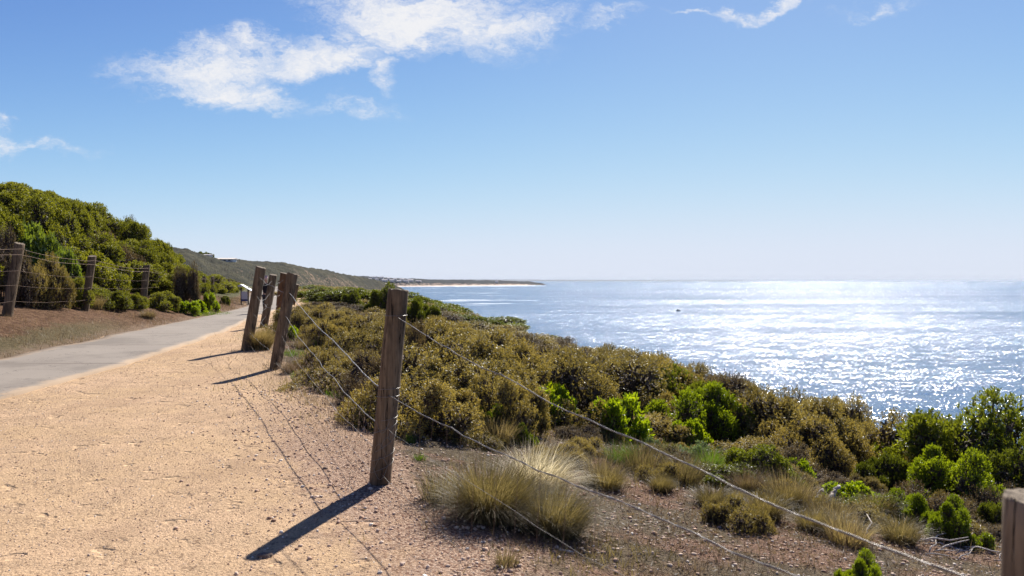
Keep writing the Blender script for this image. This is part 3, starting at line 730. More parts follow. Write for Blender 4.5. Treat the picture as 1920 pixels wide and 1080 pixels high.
small = [(1130, 905, .26, 'straw', 'straw tussock right of the big tussock'), (1210, 885, .3, 'olive_blade', 'olive grass clump below the broad leaved plants'),
         (1480, 945, .3, 'straw', 'straw clump left of the fallen white branches'), (1430, 900, .3, 'olive_blade', 'olive clump at the foot of the brown scrub, right of the silvery plant'),
         (1560, 985, .22, 'straw', 'straw clump just below the fallen white branches'), (1590, 1020, .22, 'straw', 'dry pale clump above the yellow green bush at bottom'),
         (1405, 925, .24, 'dry_blade', 'dry brown clump above the lone shrub on red gravel'), (1280, 905, .28, 'olive_blade', 'olive clump left of the lone shrub on red gravel'),
         (570, 655, .25, 'straw', 'straw clump right of the second fence post'), (545, 700, .2, 'dry_blade', 'dry clump at the foot of the second fence post'),
         (640, 700, .22, 'olive_blade', 'olive clump along the fence above the pale rock'), (1335, 880, .24, 'green_blade', 'greenish clump under the silvery plant'),
         (1060, 870, .2, 'olive_blade', 'short olive clump behind the pale tussock'), (935, 830, .25, 'straw', 'straw tuft under the green cushion bush'),
         (1165, 870, .22, 'green_blade', 'green blades tuft under the yellow green broad leaved plant'), (787, 862, .07, 'green_blade', 'tiny green weed right of the nearest post'),
         (768, 830, .08, 'green_blade', 'tiny green weed a little behind the nearest post'), (950, 1060, .1, 'straw', 'tiny straw tuft at the bottom of the gravel shoulder'),
         (835, 940, .25, 'olive_blade', 'low dark fringe on the left side of the big tussock'), (1525, 960, .2, 'olive_blade', 'small olive clump in front of the fallen white branches')]
for px, py, L, mt, lab in small:
    tussock(px, py, 700 if L > .12 else 160, L * .5, L, .0038, .8, [(mt, .75, 'blades', 1.), ('dry_blade', .25, 'dry_blades', .9)], lab, (.2, -.05))

random.seed(5)
gc = empty('grass_tussock'); V, Fc, r_ = blades(900, .12, .26, .0045, .9, (.2, -.05)); link('blades', mesh_np('blades', V, Fc, {'rnd': r_}), M['olive_blade'], gc)
V, Fc, r_ = blades(450, .12, .26, .004, 1.1, (.2, -.05)); link('dry_blades', mesh_np('dry_blades', V, Fc, {'rnd': r_}), M['straw'], gc)
for i in range(20):
    px = random.uniform(1000, 1700); py = np.interp(px, *BASE_R) + random.uniform(-12, 42); x, y, z = hit(px, py)
    o = gc if i == 0 else copy_tree(gc); o.location = (x, y, z); o.rotation_euler.z = random.uniform(-.6, .6); q = random.uniform(.35, .8); o.scale = (q, q, q * random.uniform(.7, 1.1))
    tag(o, 'low mixed olive and straw grass clump along the foot of the scrub', 'grass tussock', 'low grass clumps along the foot of the scrub')
tw = None
for i in range(26):
    px = random.uniform(1490, 1880); py = np.interp(px, [1490, 1880], [950, 1035]) + random.uniform(-15, 45); x, y, z = hit(px, py)
    if tw is None:
        mb = MB(); q = np.array([(0, 0, .008), (.07, .012, .02), (.15, -.01, .022), (.24, .02, .012)]); mb.tube(q, [.006, .0055, .004, .002], 6); tw = o = mb.build('dry_twig', M['driftwood'])
    else: o = tw.copy(); COL.objects.link(o)
    q = random.uniform(.4, 1.3); o.location = (x, y, z + .003); o.scale = (q, q, q); o.rotation_euler = (random.uniform(-.5, .5), random.uniform(-.1, .3) * -1, random.uniform(-1.2, 1.2))
    tag(o, 'short dry pale twig scattered on the ground below the green bushes', 'twig', 'dry twigs scattered below the green bushes')

# loose grass and litter covering the ground (nobody could count it)
def ground_cover():
    N_ = 260000
    y = 1.5 + 22 * RNG.uniform(0, 1, N_) ** 1.7; x = np.interp(y, *LF) + RNG.uniform(-.9, 7., N_)
    s = fence_s(x, y); f = fbm(x, y, 1.7, 31, 4) + .35 * fbm(x, y, 7, 37, 2)
    pr = np.interp(s, [-.9, -.2, .1, .9, 2.5, 5, 7], [0, .06, .55, .85, .8, .9, .6]) * np.clip(.55 + f * .9, .02, 1)
    pr = pr * np.where(y > 6, 1, np.interp(s, [0, .6], [.25, 1])) * np.where((y < 4.2) & (s > .3), 1.6, 1)
    k_ = RNG.uniform(0, 1, N_) < pr; x, y, s, f = x[k_], y[k_], s[k_], f[k_]
    # left bank grass
    n2 = 60000; y2 = 9 + 35 * RNG.uniform(0, 1, n2) ** 1.4; l2 = RNG.uniform(.05, 3.5, n2); x2 = np.interp(y2, *LLs) - l2
    k2 = RNG.uniform(0, 1, n2) < np.interp(l2, [0, .3, 1.4, 2.2, 3.5], [.9, .8, .55, .3, .5]) * np.clip(.5 + fbm(x2, y2, 1.3, 41, 3), .05, 1)
    groups = [('dry_grass', 'dry_blade', x, y, f < .35, 'short dry brown grass scattered over the gravel slope'), ('green_grass', 'olive_blade', x, y, f >= .35, 'short olive grass growing in patches on the slope'),
              ('bank_grass', 'dry_blade', x2[k2], y2[k2], None, 'sparse dry grass on the brown bank left of the path')]
    for nm, mt, X, Y, msk, lab in groups:
        if msk is not None: X, Y = X[msk], Y[msk]
        n = len(X); V, Fc, r_ = blades(n, .01, .075, .004, 1.3, (.1, 0), seg=2)
        dist = Y; sc_ = np.clip(RNG.uniform(.35, 1.4, n), 0, 9) * np.interp(dist, [2, 8, 20, 45], [.7, 1.2, 1.5, 2.])
        per = 6; V = V.reshape(n, per, 3) * sc_[:, None, None]; V += np.stack([X, Y, ground_z(X, Y) - .003], 1)[:, None]
        o = link(nm, mesh_np(nm, V.reshape(-1, 3), Fc, {'rnd': r_}), M[mt]); tag(o, lab, 'grass', kind='stuff')
    # bright green patches
    xs, ys = [], []
    for (px, py, r, n) in [(640, 722, .45, 1500), (680, 742, .4, 1500), (600, 712, .35, 900), (550, 665, .3, 600), (375, 585, .9, 2500), (352, 580, .8, 1800), (1280, 850, .4, 500)]:
        a, b, _ = hit(px, py); th = RNG.uniform(0, 6.28, n); q = r * np.sqrt(RNG.uniform(0, 1, n)); xs.append(a + np.cos(th) * q); ys.append(b + np.sin(th) * q * 1.3)
    X, Y = np.concatenate(xs), np.concatenate(ys); n = len(X); V, Fc, r_ = blades(n, .01, .08, .005, 1., seg=2)
    V = V.reshape(n, 6, 3) * RNG.uniform(.5, 1.3, (n, 1, 1)); V += np.stack([X, Y, ground_z(X, Y)], 1)[:, None]
    o = link('lush_grass', mesh_np('lush_grass', V.reshape(-1, 3), Fc, {'rnd': r_}), M['green_blade']); tag(o, 'bright green grass patches by the fence and below the hill', 'grass', kind='stuff')
ground_cover()

def litter():
    """dead leaves, bark chips and broken stalks lying on the slope"""
    n = 90000; y = 1.6 + 16 * RNG.uniform(0, 1, n) ** 1.4; x = np.interp(y, *LF) + RNG.uniform(-.3, 6.5, n); s_ = fence_s(x, y)
    k_ = RNG.uniform(0, 1, n) < np.interp(s_, [-.3, .2, .7, 2.5, 6], [0, .15, .7, .9, 1]) * np.clip(.65 + .7 * fbm(x, y, 2.3, 61, 4), .08, 1)
    x, y = x[k_], y[k_]; n = len(x); a = RNG.uniform(0, 6.28, n); d = np.stack([np.cos(a), np.sin(a), RNG.uniform(-.15, .35, n)], 1)
    pos = np.stack([x, y, ground_z(x, y) + RNG.uniform(.003, .014, n)], 1); stalk = RNG.uniform(0, 1, n) < .35
    me = leaves_mesh('leaf_litter', pos, unit(d), np.where(stalk, RNG.uniform(.04, .11, n), RNG.uniform(.012, .032, n)), np.where(stalk, .003, RNG.uniform(.005, .014, n)), RNG.uniform(0, 1, n) ** 1.6)
    tag(link('leaf_litter', me, M['dry_blade']), 'dead leaves, bark chips and broken stalks lying on the slope beyond the fence', 'leaf litter', kind='stuff')
litter()

def stones():
    ico_v = []; import bmesh as bm_
    b = bm_.new(); bm_.ops.create_icosphere(b, subdivisions=1, radius=1); ico_v = np.array([v.co[:] for v in b.verts]); ico_f = np.array([[v.index for v in f.verts] for f in b.faces]); b.free()
    def scatter(name, X, Y, size, lab):
        n = len(X); sc_ = size[:, None, None] * RNG.uniform(.55, 1.15, (n, 1, 3)); th = RNG.uniform(0, 6.28, n); c, s_ = np.cos(th), np.sin(th)
        V = ico_v[None] * (1 + RNG.normal(size=(n, 12, 1)) * .16) * sc_; V[:, :, 2] *= .7
        V = np.stack([V[..., 0] * c[:, None] - V[..., 1] * s_[:, None], V[..., 0] * s_[:, None] + V[..., 1] * c[:, None], V[..., 2]], -1)
        V += np.stack([X, Y, ground_z(X, Y) + size * .25], 1)[:, None]
        Fc = (ico_f[None] + (np.arange(n) * 12)[:, None, None]).reshape(-1, 3)
        o = link(name, mesh_np(name, V.reshape(-1, 3), Fc, {'rnd': np.repeat(RNG.uniform(0, 1, n), 12)}), M['pebble']); tag(o, lab, 'gravel', kind='stuff')
    n = 60000; y = 1.6 + 7.5 * RNG.uniform(0, 1, n) ** 1.3; x = np.interp(y, *LF) + RNG.uniform(-1.6, 5.5, n); s = fence_s(x, y)
    pr = np.interp(s, [-1.5, -.9, -.2, .2, .5, 2, 5], [.0, .06, .55, .6, .5, .6, .35]) * np.clip(.7 + .5 * fbm(x, y, 1.9, 51, 3), .1, 1)
    k_ = RNG.uniform(0, 1, n) < pr; x, y = x[k_], y[k_]
    scatter('shoulder_gravel', x, y, .004 + .012 * RNG.uniform(0, 1, len(x)) ** 3, 'coarse pinkish gravel on the shoulder around the nearest post')
    n = 60000; y = 1.6 + 12 * RNG.uniform(0, 1, n) ** 1.4; x = RNG.uniform(-1, 0, n) * 6.5 + .0; x = np.interp(y, *LF) - RNG.uniform(0, 1, n) * 5
    k_ = (x > np.interp(y, *LRs) + .05); x, y = x[k_], y[k_]
    scatter('path_grit', x, y, .0016 + .0055 * RNG.uniform(0, 1, len(x)) ** 4, 'fine grit scattered over the sandy shoulder of the path')
    def rock(px, py, sx, sy, sz, mat, lab, name='rock', cat='rock'):
        x, y, z = hit(px, py); b = bm_.new(); bm_.ops.create_icosphere(b, subdivisions=4, radius=1); off = Vector((px, py, 0))
        for v in b.verts:
            q = v.co.copy(); v.co *= 1 + .22 * mnoise.noise(q * 1.4 + off) + .10 * mnoise.noise(q * 4 + off); v.co = Vector((v.co.x * sx, v.co.y * sy, v.co.z * sz))
        me = bpy.data.meshes.new(name); b.to_mesh(me); b.free(); o = link(name, me, M[mat], None, True); o.location = (x, y, z + sz * .35); tag(o, lab, cat)
    rock(578, 683, .13, .10, .06, 'stone', 'pale flat rock in the dry grass right of the second post')
    rock(497, 1046, .035, .022, .014, 'stone_dark', 'dark flat stone at the tip of the nearest post shadow')
    rock(610, 880, .016, .014, .010, 'stone_dark', 'small dark stone on the sand left of the nearest post')
    rock(712, 1075, .012, .01, .008, 'stone', 'small pale stone low on the gravel shoulder')
    rock(1062, 722, .0, .0, .0, 'stone', 'x') if False else None
stones()

# driftwood branches by the right-hand bushes
def branch(pix, rad, lab, zoff):
    P_ = []
    for (px, py), zo in zip(pix, zoff):
        x, y, z = hit(*pix[0]); x0, y0, z0 = x, y, z
        d = ray(px, py); P_.append((d[0] * y0, y0 + zo, CH + d[2] * y0))
    mb = MB(); P_ = np.array(P_); P_[:, 2] = np.maximum(P_[:, 2], ground_z(P_[:, 0], P_[:, 1]) + .01)
    t = np.linspace(0, len(P_) - 1, 16); Q = np.stack([np.interp(t, range(len(P_)), P_[:, i]) for i in range(3)], 1); Q[1:-1] += RNG.normal(size=(14, 3)) * rad * .25
    mb.tube(Q, rad * np.linspace(1, .55, 16) * RNG.uniform(.85, 1.15, 16), 8); o = mb.build('fallen_branch', M['driftwood']); tag(o, lab, 'branch')
branch([(1550, 958), (1572, 935), (1588, 921)], .022, 'bleached white branch sticking up, thickest of the fallen branches', (0, .1, .15))
branch([(1530, 945), (1540, 930), (1552, 924)], .018, 'short pale branch left of the thickest white branch', (0, .05, .1))
branch([(1600, 965), (1640, 962), (1655, 978)], .010, 'thin pale twig lying on the ground right of the white branches', (0, .1, .0))
branch([(1705, 1010), (1745, 1035), (1790, 1050)], .010, 'long pale stick lying under the lime tipped low bush', (0, .0, -.1))
branch([(1815, 1015), (1850, 1020), (1890, 1032)], .009, 'thin pale stick just left of the lower right post', (0, 0, 0))
branch([(1120, 932), (1135, 930), (1150, 934)], .006, 'short pale twig on the red gravel beside the tussock', (0, 0, 0))
branch([(1050, 1036), (1062, 1034), (1075, 1035)], .006, 'short whitish stick on the dry turf near the bottom', (0, 0, 0))

# ------------------------------------------------------------------ fences
def post_mesh(base, top, r, seed, cut=0.0, mat=None, parent=None, chip=True):
    rng = np.random.default_rng(seed); seg = 26; base = np.array(base, float); top = np.array(top, float); Ht = np.linalg.norm(top - base)
    axis = (top - base) / Ht; ref = np.cross(axis, [0, 1., 0]); ref /= np.linalg.norm(ref); ref2 = np.cross(axis, ref)
    levels = np.concatenate([[-.25], np.linspace(0, Ht * .994, 20), [Ht]]); th = np.arange(seg) * 2 * math.pi / seg
    prof = 1 + .035 * np.sin(th * 2 + rng.uniform(0, 6)) + .02 * np.sin(th * 5 + rng.uniform(0, 6)) + rng.normal(size=seg) * .012
    V = []
    for i, h in enumerate(levels):
        rr = r * prof * (1.04 - .06 * h / Ht) * (1 + .015 * math.sin(h * 5 + seed)); 
        if i == len(levels) - 1: rr = rr * .97
        hh = np.full(seg, h)
        if i >= len(levels) - 2: hh = hh + (np.cos(th + seed) * cut + rng.normal(size=seg) * .003)
        V.append(hh[:, None] * axis[None] + (np.cos(th) * rr)[:, None] * ref[None] + (np.sin(th) * rr)[:, None] * ref2[None])
    V = np.concatenate(V); n = len(levels)
    Fc = [[i * seg + j, i * seg + (j + 1) % seg, (i + 1) * seg + (j + 1) % seg, (i + 1) * seg + j] for i in range(n - 1) for j in range(seg)]
    V = np.concatenate([V, [(Ht - .004) * axis]]); Fc += [[(n - 1) * seg + j, (n - 1) * seg + (j + 1) % seg, n * seg] for j in range(seg)]
    me = bpy.data.meshes.new('post'); me.from_pydata(V.tolist(), [], Fc); me.update()
    me.materials.append(mat or M['post']); me.materials.append(M['post_end'])
    for f in list(me.polygons)[-seg:]: f.material_index = 1
    o = link('post', me, None, parent); me.polygons.foreach_set('use_smooth', [len(f.vertices) == 4 for f in me.polygons])
    o.location = base - np.array(parent.location); return o

def at_depth(px, py, y):
    d = ray(px, py); return np.array([d[0] * y, y, CH + d[2] * y])
def ground_post(pb, pt, lift=0.):
    x, y, z = hit(*pb); return np.array([x, y, z]), at_depth(pt[0], pt[1], y)
def wire_pts(a, b, sag, n=24, kink=.006, seed=0):
    rng = np.random.default_rng(seed); t = np.linspace(0, 1, n); P_ = a[None] * (1 - t)[:, None] + b[None] * t[:, None]
    P_[:, 2] -= sag * 4 * t * (1 - t); e = rng.normal(size=(n, 3)) * kink; e[0] = e[-1] = 0
    e = (e + np.roll(e, 1, 0) + np.roll(e, -1, 0)) / 2; e[0] = e[-1] = 0; return P_ + e

def right_fence():
    t = empty('wire_fence', (-.82, 4.93, 0)); tag(t, 'leaning timber post and wire fence between the sandy shoulder and the sea side scrub', 'fence')
    posts = []
    # (base px, top px, radius, material)
    spec = [((712, 906), (746, 543), .0625, 'post', .0), ((516, 692), (548, 513), .070, 'post', .006), ((462, 657), (489, 501), .082, 'post', .01),
            ((494, 614), (512, 515), .088, 'post', .012)]
    for i, (pb, pt, r, mt, cut) in enumerate(spec):
        a, b = ground_post(pb, pt); b = b + np.array([0, .02, 0]); posts.append((a, b, r)); post_mesh(a, b, r, 11 + i, cut, M[mt], t)
    # further posts, mostly hidden behind the first ones
    for i, (pb, pt, r, mt) in enumerate([((521, 606), (527, 527), .075, 'post'), ((522, 618), (533, 512), .09, 'post_brown'), ((548, 578), (556, 533), .11, 'post'), ((506, 584), (513, 536), .08, 'post')]):
        d = ray(*pb); y = [21., 19., 34., 33.][i]; g = float(ground_z(d[0] * y, y)); a = np.array([d[0] * y, y, g]); b = at_depth(pt[0], pt[1], y)
        posts.append((a, b, r)); p = post_mesh(a, b, r, 31 + i, .01, M[mt], t)
        if mt == 'post_brown': p['label'] = 'fresher orange brown post right behind a grey one'
    # nearest post, at the lower right corner of the view
    y = 1.42; tp = at_depth(1966, 936, y); bs = np.array([tp[0] - .02, y, float(ground_z(tp[0], y))])
    posts.append((bs, tp, .072)); p = post_mesh(bs, tp, .072, 77, .0, M['post_end'], t); p['label'] = 'pale grey weathered post in the lower right corner'
    O = np.array(t.location)
    def face(i, f, ang=.0):        # a point on post i at height fraction f, on its side towards the camera
        a, b, r = posts[i]; c = a + (b - a) * f; v = -c * np.array([1, 1, 0]); v /= np.linalg.norm(v); return c + v * r * .9
    def twist_wire(P_, r, nm='wire', mat='wire', twist=True):
        mb = MB(); P_ = P_ - O
        if twist:
            n = max(60, int(np.linalg.norm(P_[-1] - P_[0]) / .02)); tt = np.linspace(0, len(P_) - 1, n); Q = np.stack([np.interp(tt, range(len(P_)), P_[:, k_]) for k_ in range(3)], 1)
            ph = np.linspace(0, n * .55, n)
            for s_ in (0, math.pi): mb.tube(Q + np.stack([np.zeros(n), np.cos(ph + s_) * r, np.sin(ph + s_) * r], 1), r * .95, 5, False)
        else: mb.tube(P_, r, 5, False)
        return mb.build(nm, M[mat], t)
    A = 8
    # nearest span: wires run from the tall near post to the corner post
    za = posts[A][1]
    w1 = wire_pts(face(0, .865), za + np.array([-.05, -.06, -.17]), .06, 26, .008, 1); twist_wire(w1, .0016)
    w2a = face(0, .46); w2b = za + np.array([-.06, -.05, -.27]); w2 = wire_pts(w2a, w2b, .05, 26, .007, 2); twist_wire(w2, .0018)
    w3a = face(0, .30); w3b = za + np.array([-.06, -.05, -.5]); w3 = wire_pts(w3a, w3b, .05, 22, .006, 3); twist_wire(w3, .0008, twist=False)
    w4a = face(0, .06); w4b = bs + np.array([-.06, -.05, .04]); w4 = wire_pts(w4a, w4b, .0, 22, .006, 4); twist_wire(w4, .0012, twist=False)
    # second span, tall near post back to the second post
    v1 = wire_pts(face(1, .80), face(0, .49) + np.array([-.05, .03, 0]), .03, 30, .005, 5); twist_wire(v1, .0028)
    v2 = wire_pts(face(1, .56), face(0, .31) + np.array([-.05, .03, 0]), .07, 30, .008, 6); twist_wire(v2, .0022)
    v3 = wire_pts(face(1, .36), face(0, .18) + np.array([-.05, .03, 0]), .08, 30, .010, 7); twist_wire(v3, .0012, twist=False)
    v4 = wire_pts(face(1, .07), face(0, .04) + np.array([-.05, .03, 0]), .0, 30, .010, 8); twist_wire(v4, .0012, twist=False)
    # third and fourth spans
    for (i, j) in ((2, 1), (3, 2), (5, 3), (4, 5), (6, 4)):
        for q, (fa, fb) in enumerate([(.88, .80), (.66, .60), (.45, .38), (.22, .16), (.06, .05)]):
            sg = [.05, .08, .06, .04, 0][q]; twist_wire(wire_pts(face(i, fa), face(j, fb), sg, 16, .012, 20 + i * 7 + q), .0022 if q < 2 else .0016, twist=False)
    # ends of wire curling round the near post
    a, b, r = posts[0]
    for h0, h1, ph in ((.05, .13, 0), (.12, .19, 1.2), (.17, .30, 2.2), (.26, .33, .5), (.33, .36, 2.9), (.45, .455, 0), (.865, .868, 0), (.49, .495, 1)):
        th = np.linspace(-2.9, .6, 18) + ph * .35; c = a[None] + (b - a)[None] * np.linspace(h0, h1, 18)[:, None] - O
        mb = MB(); mb.tube(c + np.stack([np.cos(th), np.sin(th), np.zeros(18)], 1) * (r * 1.05 + .004), .0016, 5, False); mb.build('wire_tie', M['wire'], t)
    for _ in range(7):
        h = RNG.uniform(.08, .36); th0 = RNG.uniform(-2.4, -.6); c = a + (b - a) * h - O; q = np.linspace(0, 1, 12)
        mb = MB(); mb.tube(c[None] + np.stack([np.cos(th0 + q * 1.3) * (r + .006), np.sin(th0 + q * 1.3) * (r + .006), .07 * np.sin(q * 3.14) * RNG.choice([-1, 1])], 1), .0014, 5, False); mb.build('wire_tie', M['wire'], t)
    # netting: thin stays hung between the lower wires
    def net(top, bot, step, r, seed, nm='netting'):
        rng = np.random.default_rng(seed); n = int(np.linalg.norm(top[-1] - top[0]) / step); mb = MB()
        for i in range(1, n):
            q = i / n * (len(top) - 1); k0 = int(q); f = q - k0; k1 = min(k0 + 1, len(top) - 1)
            p = top[k0] * (1 - f) + top[k1] * f; q2 = i / n * (len(bot) - 1); k0 = int(q2); f = q2 - k0; k1 = min(k0 + 1, len(bot) - 1); c = bot[k0] * (1 - f) + bot[k1] * f
            g = float(ground_z(c[0], c[1])); c = c.copy(); c[2] = max(c[2], g + .01); m_ = (p + c) / 2 + np.array([rng.normal() * .02, -.03 + rng.normal() * .02, 0])
            tt = np.linspace(0, 1, 7)[:, None]; Q = p * (1 - tt) ** 2 + 2 * m_ * tt * (1 - tt) + c * tt ** 2; mb.tube(Q - O, r, 4, False)
        mb.build(nm, M['rusty_wire'], t)
    net(w2, w4, .2, .0006, 5); net(v1, v4, .2, .0008, 6)
    # hexagonal mesh shadows on the sand come from a fine zigzag net low on the second span
    mb = MB(); n = 64; rows = 6
    for j in range(rows):
        f0 = j / rows; P_ = []
        for i in range(n * 2 + 1):
            q = i / (2 * n); lo = v4[0] * (1 - q) + v4[-1] * q; lo = lo.copy(); lo[2] = float(ground_z(lo[0], lo[1])) + .02; hi_ = v2[int(q * 29)]
            ff = f0 + (.5 / rows if i % 2 else -.1 / rows); P_.append(lo * (1 - ff) + hi_ * ff - O)
        mb.tube(P_, .00055, 3, False)
    mb.build('netting', M['rusty_wire'], t)
right_fence()

def left_fence():
    x0, y0, z0 = hit(15, 591); t = empty('wire_fence', (x0, y0, z0)); tag(t, 'dark timber post and wire fence along the bank below the green hillside', 'fence')
    O = np.array(t.location); posts = []
    spec = [((13, 592), (35, 456), .085), ((159, 582), (172, 480), .085), ((268, 571), (274, 497), .085)]
    x, y, z = hit(13, 592); px0 = np.array([x, y, z]); x, y, z = hit(159, 582); px1 = np.array([x, y, z])
    bk = px0 * 2 - px1; bk[1] = px0[1] - 5; bk[0] = float(np.interp(bk[1], *LLs)) - 1.9; bk[2] = float(ground_z(bk[0], bk[1])); posts.append((bk, bk + np.array([.12, 0, 1.35]), .085))
    for pb, pt, r in spec: a, b = ground_post(pb, pt); posts.append((a, b + np.array([0, .03, 0]), r))
    ylast = posts[-1][0][1]
    for (px, pt, y) in [(334, 511, 31), (364, 514, 38), (382, 518, 43), (398, 519, 48), (410, 521, 53), (419, 523, 58), (428, 524, 63), (436, 526, 68), (442, 527, 73), (448, 528, 79)]:
        d = ray(px, pt); x = d[0] * y; posts.append((np.array([x - .03, y, float(ground_z(x, y))]), at_depth(px + 1, pt, y), .09))
    for i, (a, b, r) in enumerate(posts): post_mesh(a, b, r, 50 + i, .012 if i % 2 else .02, M['post'], t)
    for i in range(len(posts) - 1):
        (a0, b0, r0), (a1, b1, r1) = posts[i], posts[i + 1]
        for q, f in enumerate((.92, .84, .62, .42, .2)):
            p0 = a0 + (b0 - a0) * f + np.array([r0, -r0 * .5, 0]); p1 = a1 + (b1 - a1) * f + np.array([r1, -r1 * .5, 0])
            mb = MB(); mb.tube(wire_pts(p0, p1, .04 + .03 * (q == 0), 12, .008, i * 9 + q) - O, .0028 if q < 2 else .0015, 4, False); mb.build('wire', M['rusty_wire'], t)
left_fence()

# ------------------------------------------------------------------ information board far down the path
def info_board():
    y = 34.; d = ray(459, 562); x = d[0] * y; z = float(ground_z(x, y)); t = empty('sign_board', (x, y, z), R(-10)); t.scale = (.5, .5, .52); tag(t, 'small roofed information board standing beside the far end of the path', 'sign')
    for sx in (-.32, .32): mb = MB(); mb.box((sx, 0, .72), (.09, .09, 1.5)); mb.build('post', M['dark_timber'], t, False)
    mb = MB(); mb.box((0, -.06, .82), (.54, .03, .62)); mb.build('panel', M['sign_white'], t, False)
    mb = MB(); mb.box((0, -.06, .42), (.54, .032, .17)); mb.build('panel', M['sign_blue'], t, False)
    mb = MB(); c_, s_ = math.cos(.48), math.sin(.48)
    mb.box((.26, 0, 1.42), (1.25, .5, .05), [[c_, 0, s_], [0, 1, 0], [-s_, 0, c_]]); mb.box((-.32, 0, 1.58), (.35, .5, .14)); mb.build('roof', M['sign_white'], t, False)
info_board()

# ------------------------------------------------------------------ person on the path, half hidden by the posts
def person():
    y = 24.5; d = ray(499, 575); x = d[0] * y; g = float(ground_z(x, y)); t = empty('person', (x, y, g), R(8)); tag(t, 'person in dark clothes and a pale cap walking towards us behind the leaning posts', 'person')
    Hs = (CH - (521 - 526) / F * y - g) / 1.72
    def skin(name, V, E, rad, mat, parent, root=0, sub=2):
        me = bpy.data.meshes.new(name); me.from_pydata([tuple(c * Hs for c in v) for v in V], E, []); me.update()
        o = bpy.data.objects.new(name, me); COL.objects.link(o)
        md = o.modifiers.new('Skin', 'SKIN'); ly = me.skin_vertices[0].data if me.skin_vertices else None
        if ly is None: bpy.context.view_layer.objects.active = o
        for i, r_ in enumerate(rad): me.skin_vertices[0].data[i].radius = (r_[0] * Hs, r_[1] * Hs) if isinstance(r_, tuple) else (r_ * Hs, r_ * Hs)
        me.skin_vertices[0].data[root].use_root = True
        o.modifiers.new('Sub', 'SUBSURF').levels = sub; o.modifiers['Sub'].render_levels = sub
        dg = bpy.context.evaluated_depsgraph_get(); m2 = bpy.data.meshes.new_from_object(o.evaluated_get(dg)); bpy.data.objects.remove(o)
        return link(name, m2, mat, parent, True)
    V = [(0, 0, .95), (0, 0, 1.12), (0, .01, 1.32), (0, 0, 1.44), (0, -.01, 1.52), (0, -.03, 1.62), (0, -.02, 1.70),
         (.17, 0, 1.40), (.24, -.02, 1.12), (.22, -.16, .92), (.21, -.20, .84), (-.17, 0, 1.40), (-.24, .03, 1.12), (-.23, .02, .88), (-.23, 0, .80),
         (.09, 0, .88), (.10, -.12, .50), (.10, -.10, .10), (.10, -.24, .04), (-.09, 0, .88), (-.10, .04, .50), (-.10, .22, .14), (-.10, .12, .04)]
    E = [(0, 1), (1, 2), (2, 3), (3, 4), (4, 5), (5, 6), (2, 7), (7, 8), (8, 9), (9, 10), (2, 11), (11, 12), (12, 13), (13, 14), (0, 15), (15, 16), (16, 17), (17, 18), (0, 19), (19, 20), (20, 21), (21, 22)]
    rad = [(.15, .10), (.14, .10), (.17, .11), .07, .055, (.075, .09), (.06, .075), .065, .045, .034, .032, .065, .045, .034, .032, .09, .06, .042, .035, .09, .06, .042, .035]
    if True:
        body = skin('body', V, E, rad, M['skin'], t)
    Vt = [(0, 0, .93), (0, 0, 1.12), (0, .01, 1.32), (0, 0, 1.43), (.17, 0, 1.40), (.24, -.02, 1.12), (.225, -.14, .95), (-.17, 0, 1.40), (-.24, .03, 1.12), (-.235, .02, .92)]
    skin('jacket', Vt, [(0, 1), (1, 2), (2, 3), (2, 4), (4, 5), (5, 6), (2, 7), (7, 8), (8, 9)], [(.18, .13), (.165, .125), (.19, .135), .085, .085, .062, .05, .085, .062, .05], M['cloth_dark'], t)
    Vp = [(0, 0, .95), (.09, 0, .86), (.10, -.12, .50), (.10, -.11, .12), (-.09, 0, .86), (-.10, .04, .50), (-.10, .21, .16)]
    skin('trousers', Vp, [(0, 1), (1, 2), (2, 3), (0, 4), (4, 5), (5, 6)], [(.165, .12), .105, .078, .06, .105, .078, .06], M['cloth_trousers'], t)
    skin('cap', [(0, -.02, 1.70), (0, 0, 1.74), (0, -.14, 1.685)], [(0, 1), (0, 2)], [(.088, .10), (.05, .06), (.06, .015)], M['cloth_cap'], t)
    # hands: palm, four fingers and a thumb in one surface each
    for sx, hx, hy, hz in ((1, .21, -.21, .84), (-1, -.23, 0, .80)):
        Vh = [(hx, hy, hz), (hx, hy - .01, hz - .06)]; Eh = [(0, 1)]; rh = [(.026, .018), (.034, .016)]
        for f, L in enumerate((.065, .075, .07, .055)):
            o_ = (f - 1.5) * .018; b_ = len(Vh); Vh += [(hx, hy - .01 + o_, hz - .085), (hx - sx * .008, hy - .012 + o_, hz - .085 - L * .5), (hx - sx * .02, hy - .008 + o_, hz - .085 - L)]; Eh += [(1, b_), (b_, b_ + 1), (b_ + 1, b_ + 2)]; rh += [.009, .008, .007]
        b_ = len(Vh); Vh += [(hx - sx * .01, hy - .04, hz - .05), (hx - sx * .015, hy - .055, hz - .08)]; Eh += [(0, b_), (b_, b_ + 1)]; rh += [.011, .009]
        skin('hand', Vh, Eh, rh, M['skin'], t, 0, 1)
    for sx, fy, fz in ((1, -.16, .045), (-1, .17, .05)):
        mb = MB(); mb.tube(np.array([(sx * .10, fy + .10, fz), (sx * .10, fy, fz), (sx * .10, fy - .10, fz - .012), (sx * .10, fy - .15, fz - .02)]) * Hs, np.array([.045, .048, .042, .02]) * Hs, 10); mb.build('shoe', M['dark_timber'], t)
try: person()
except Exception as e: print('PERSON FAILED', e)

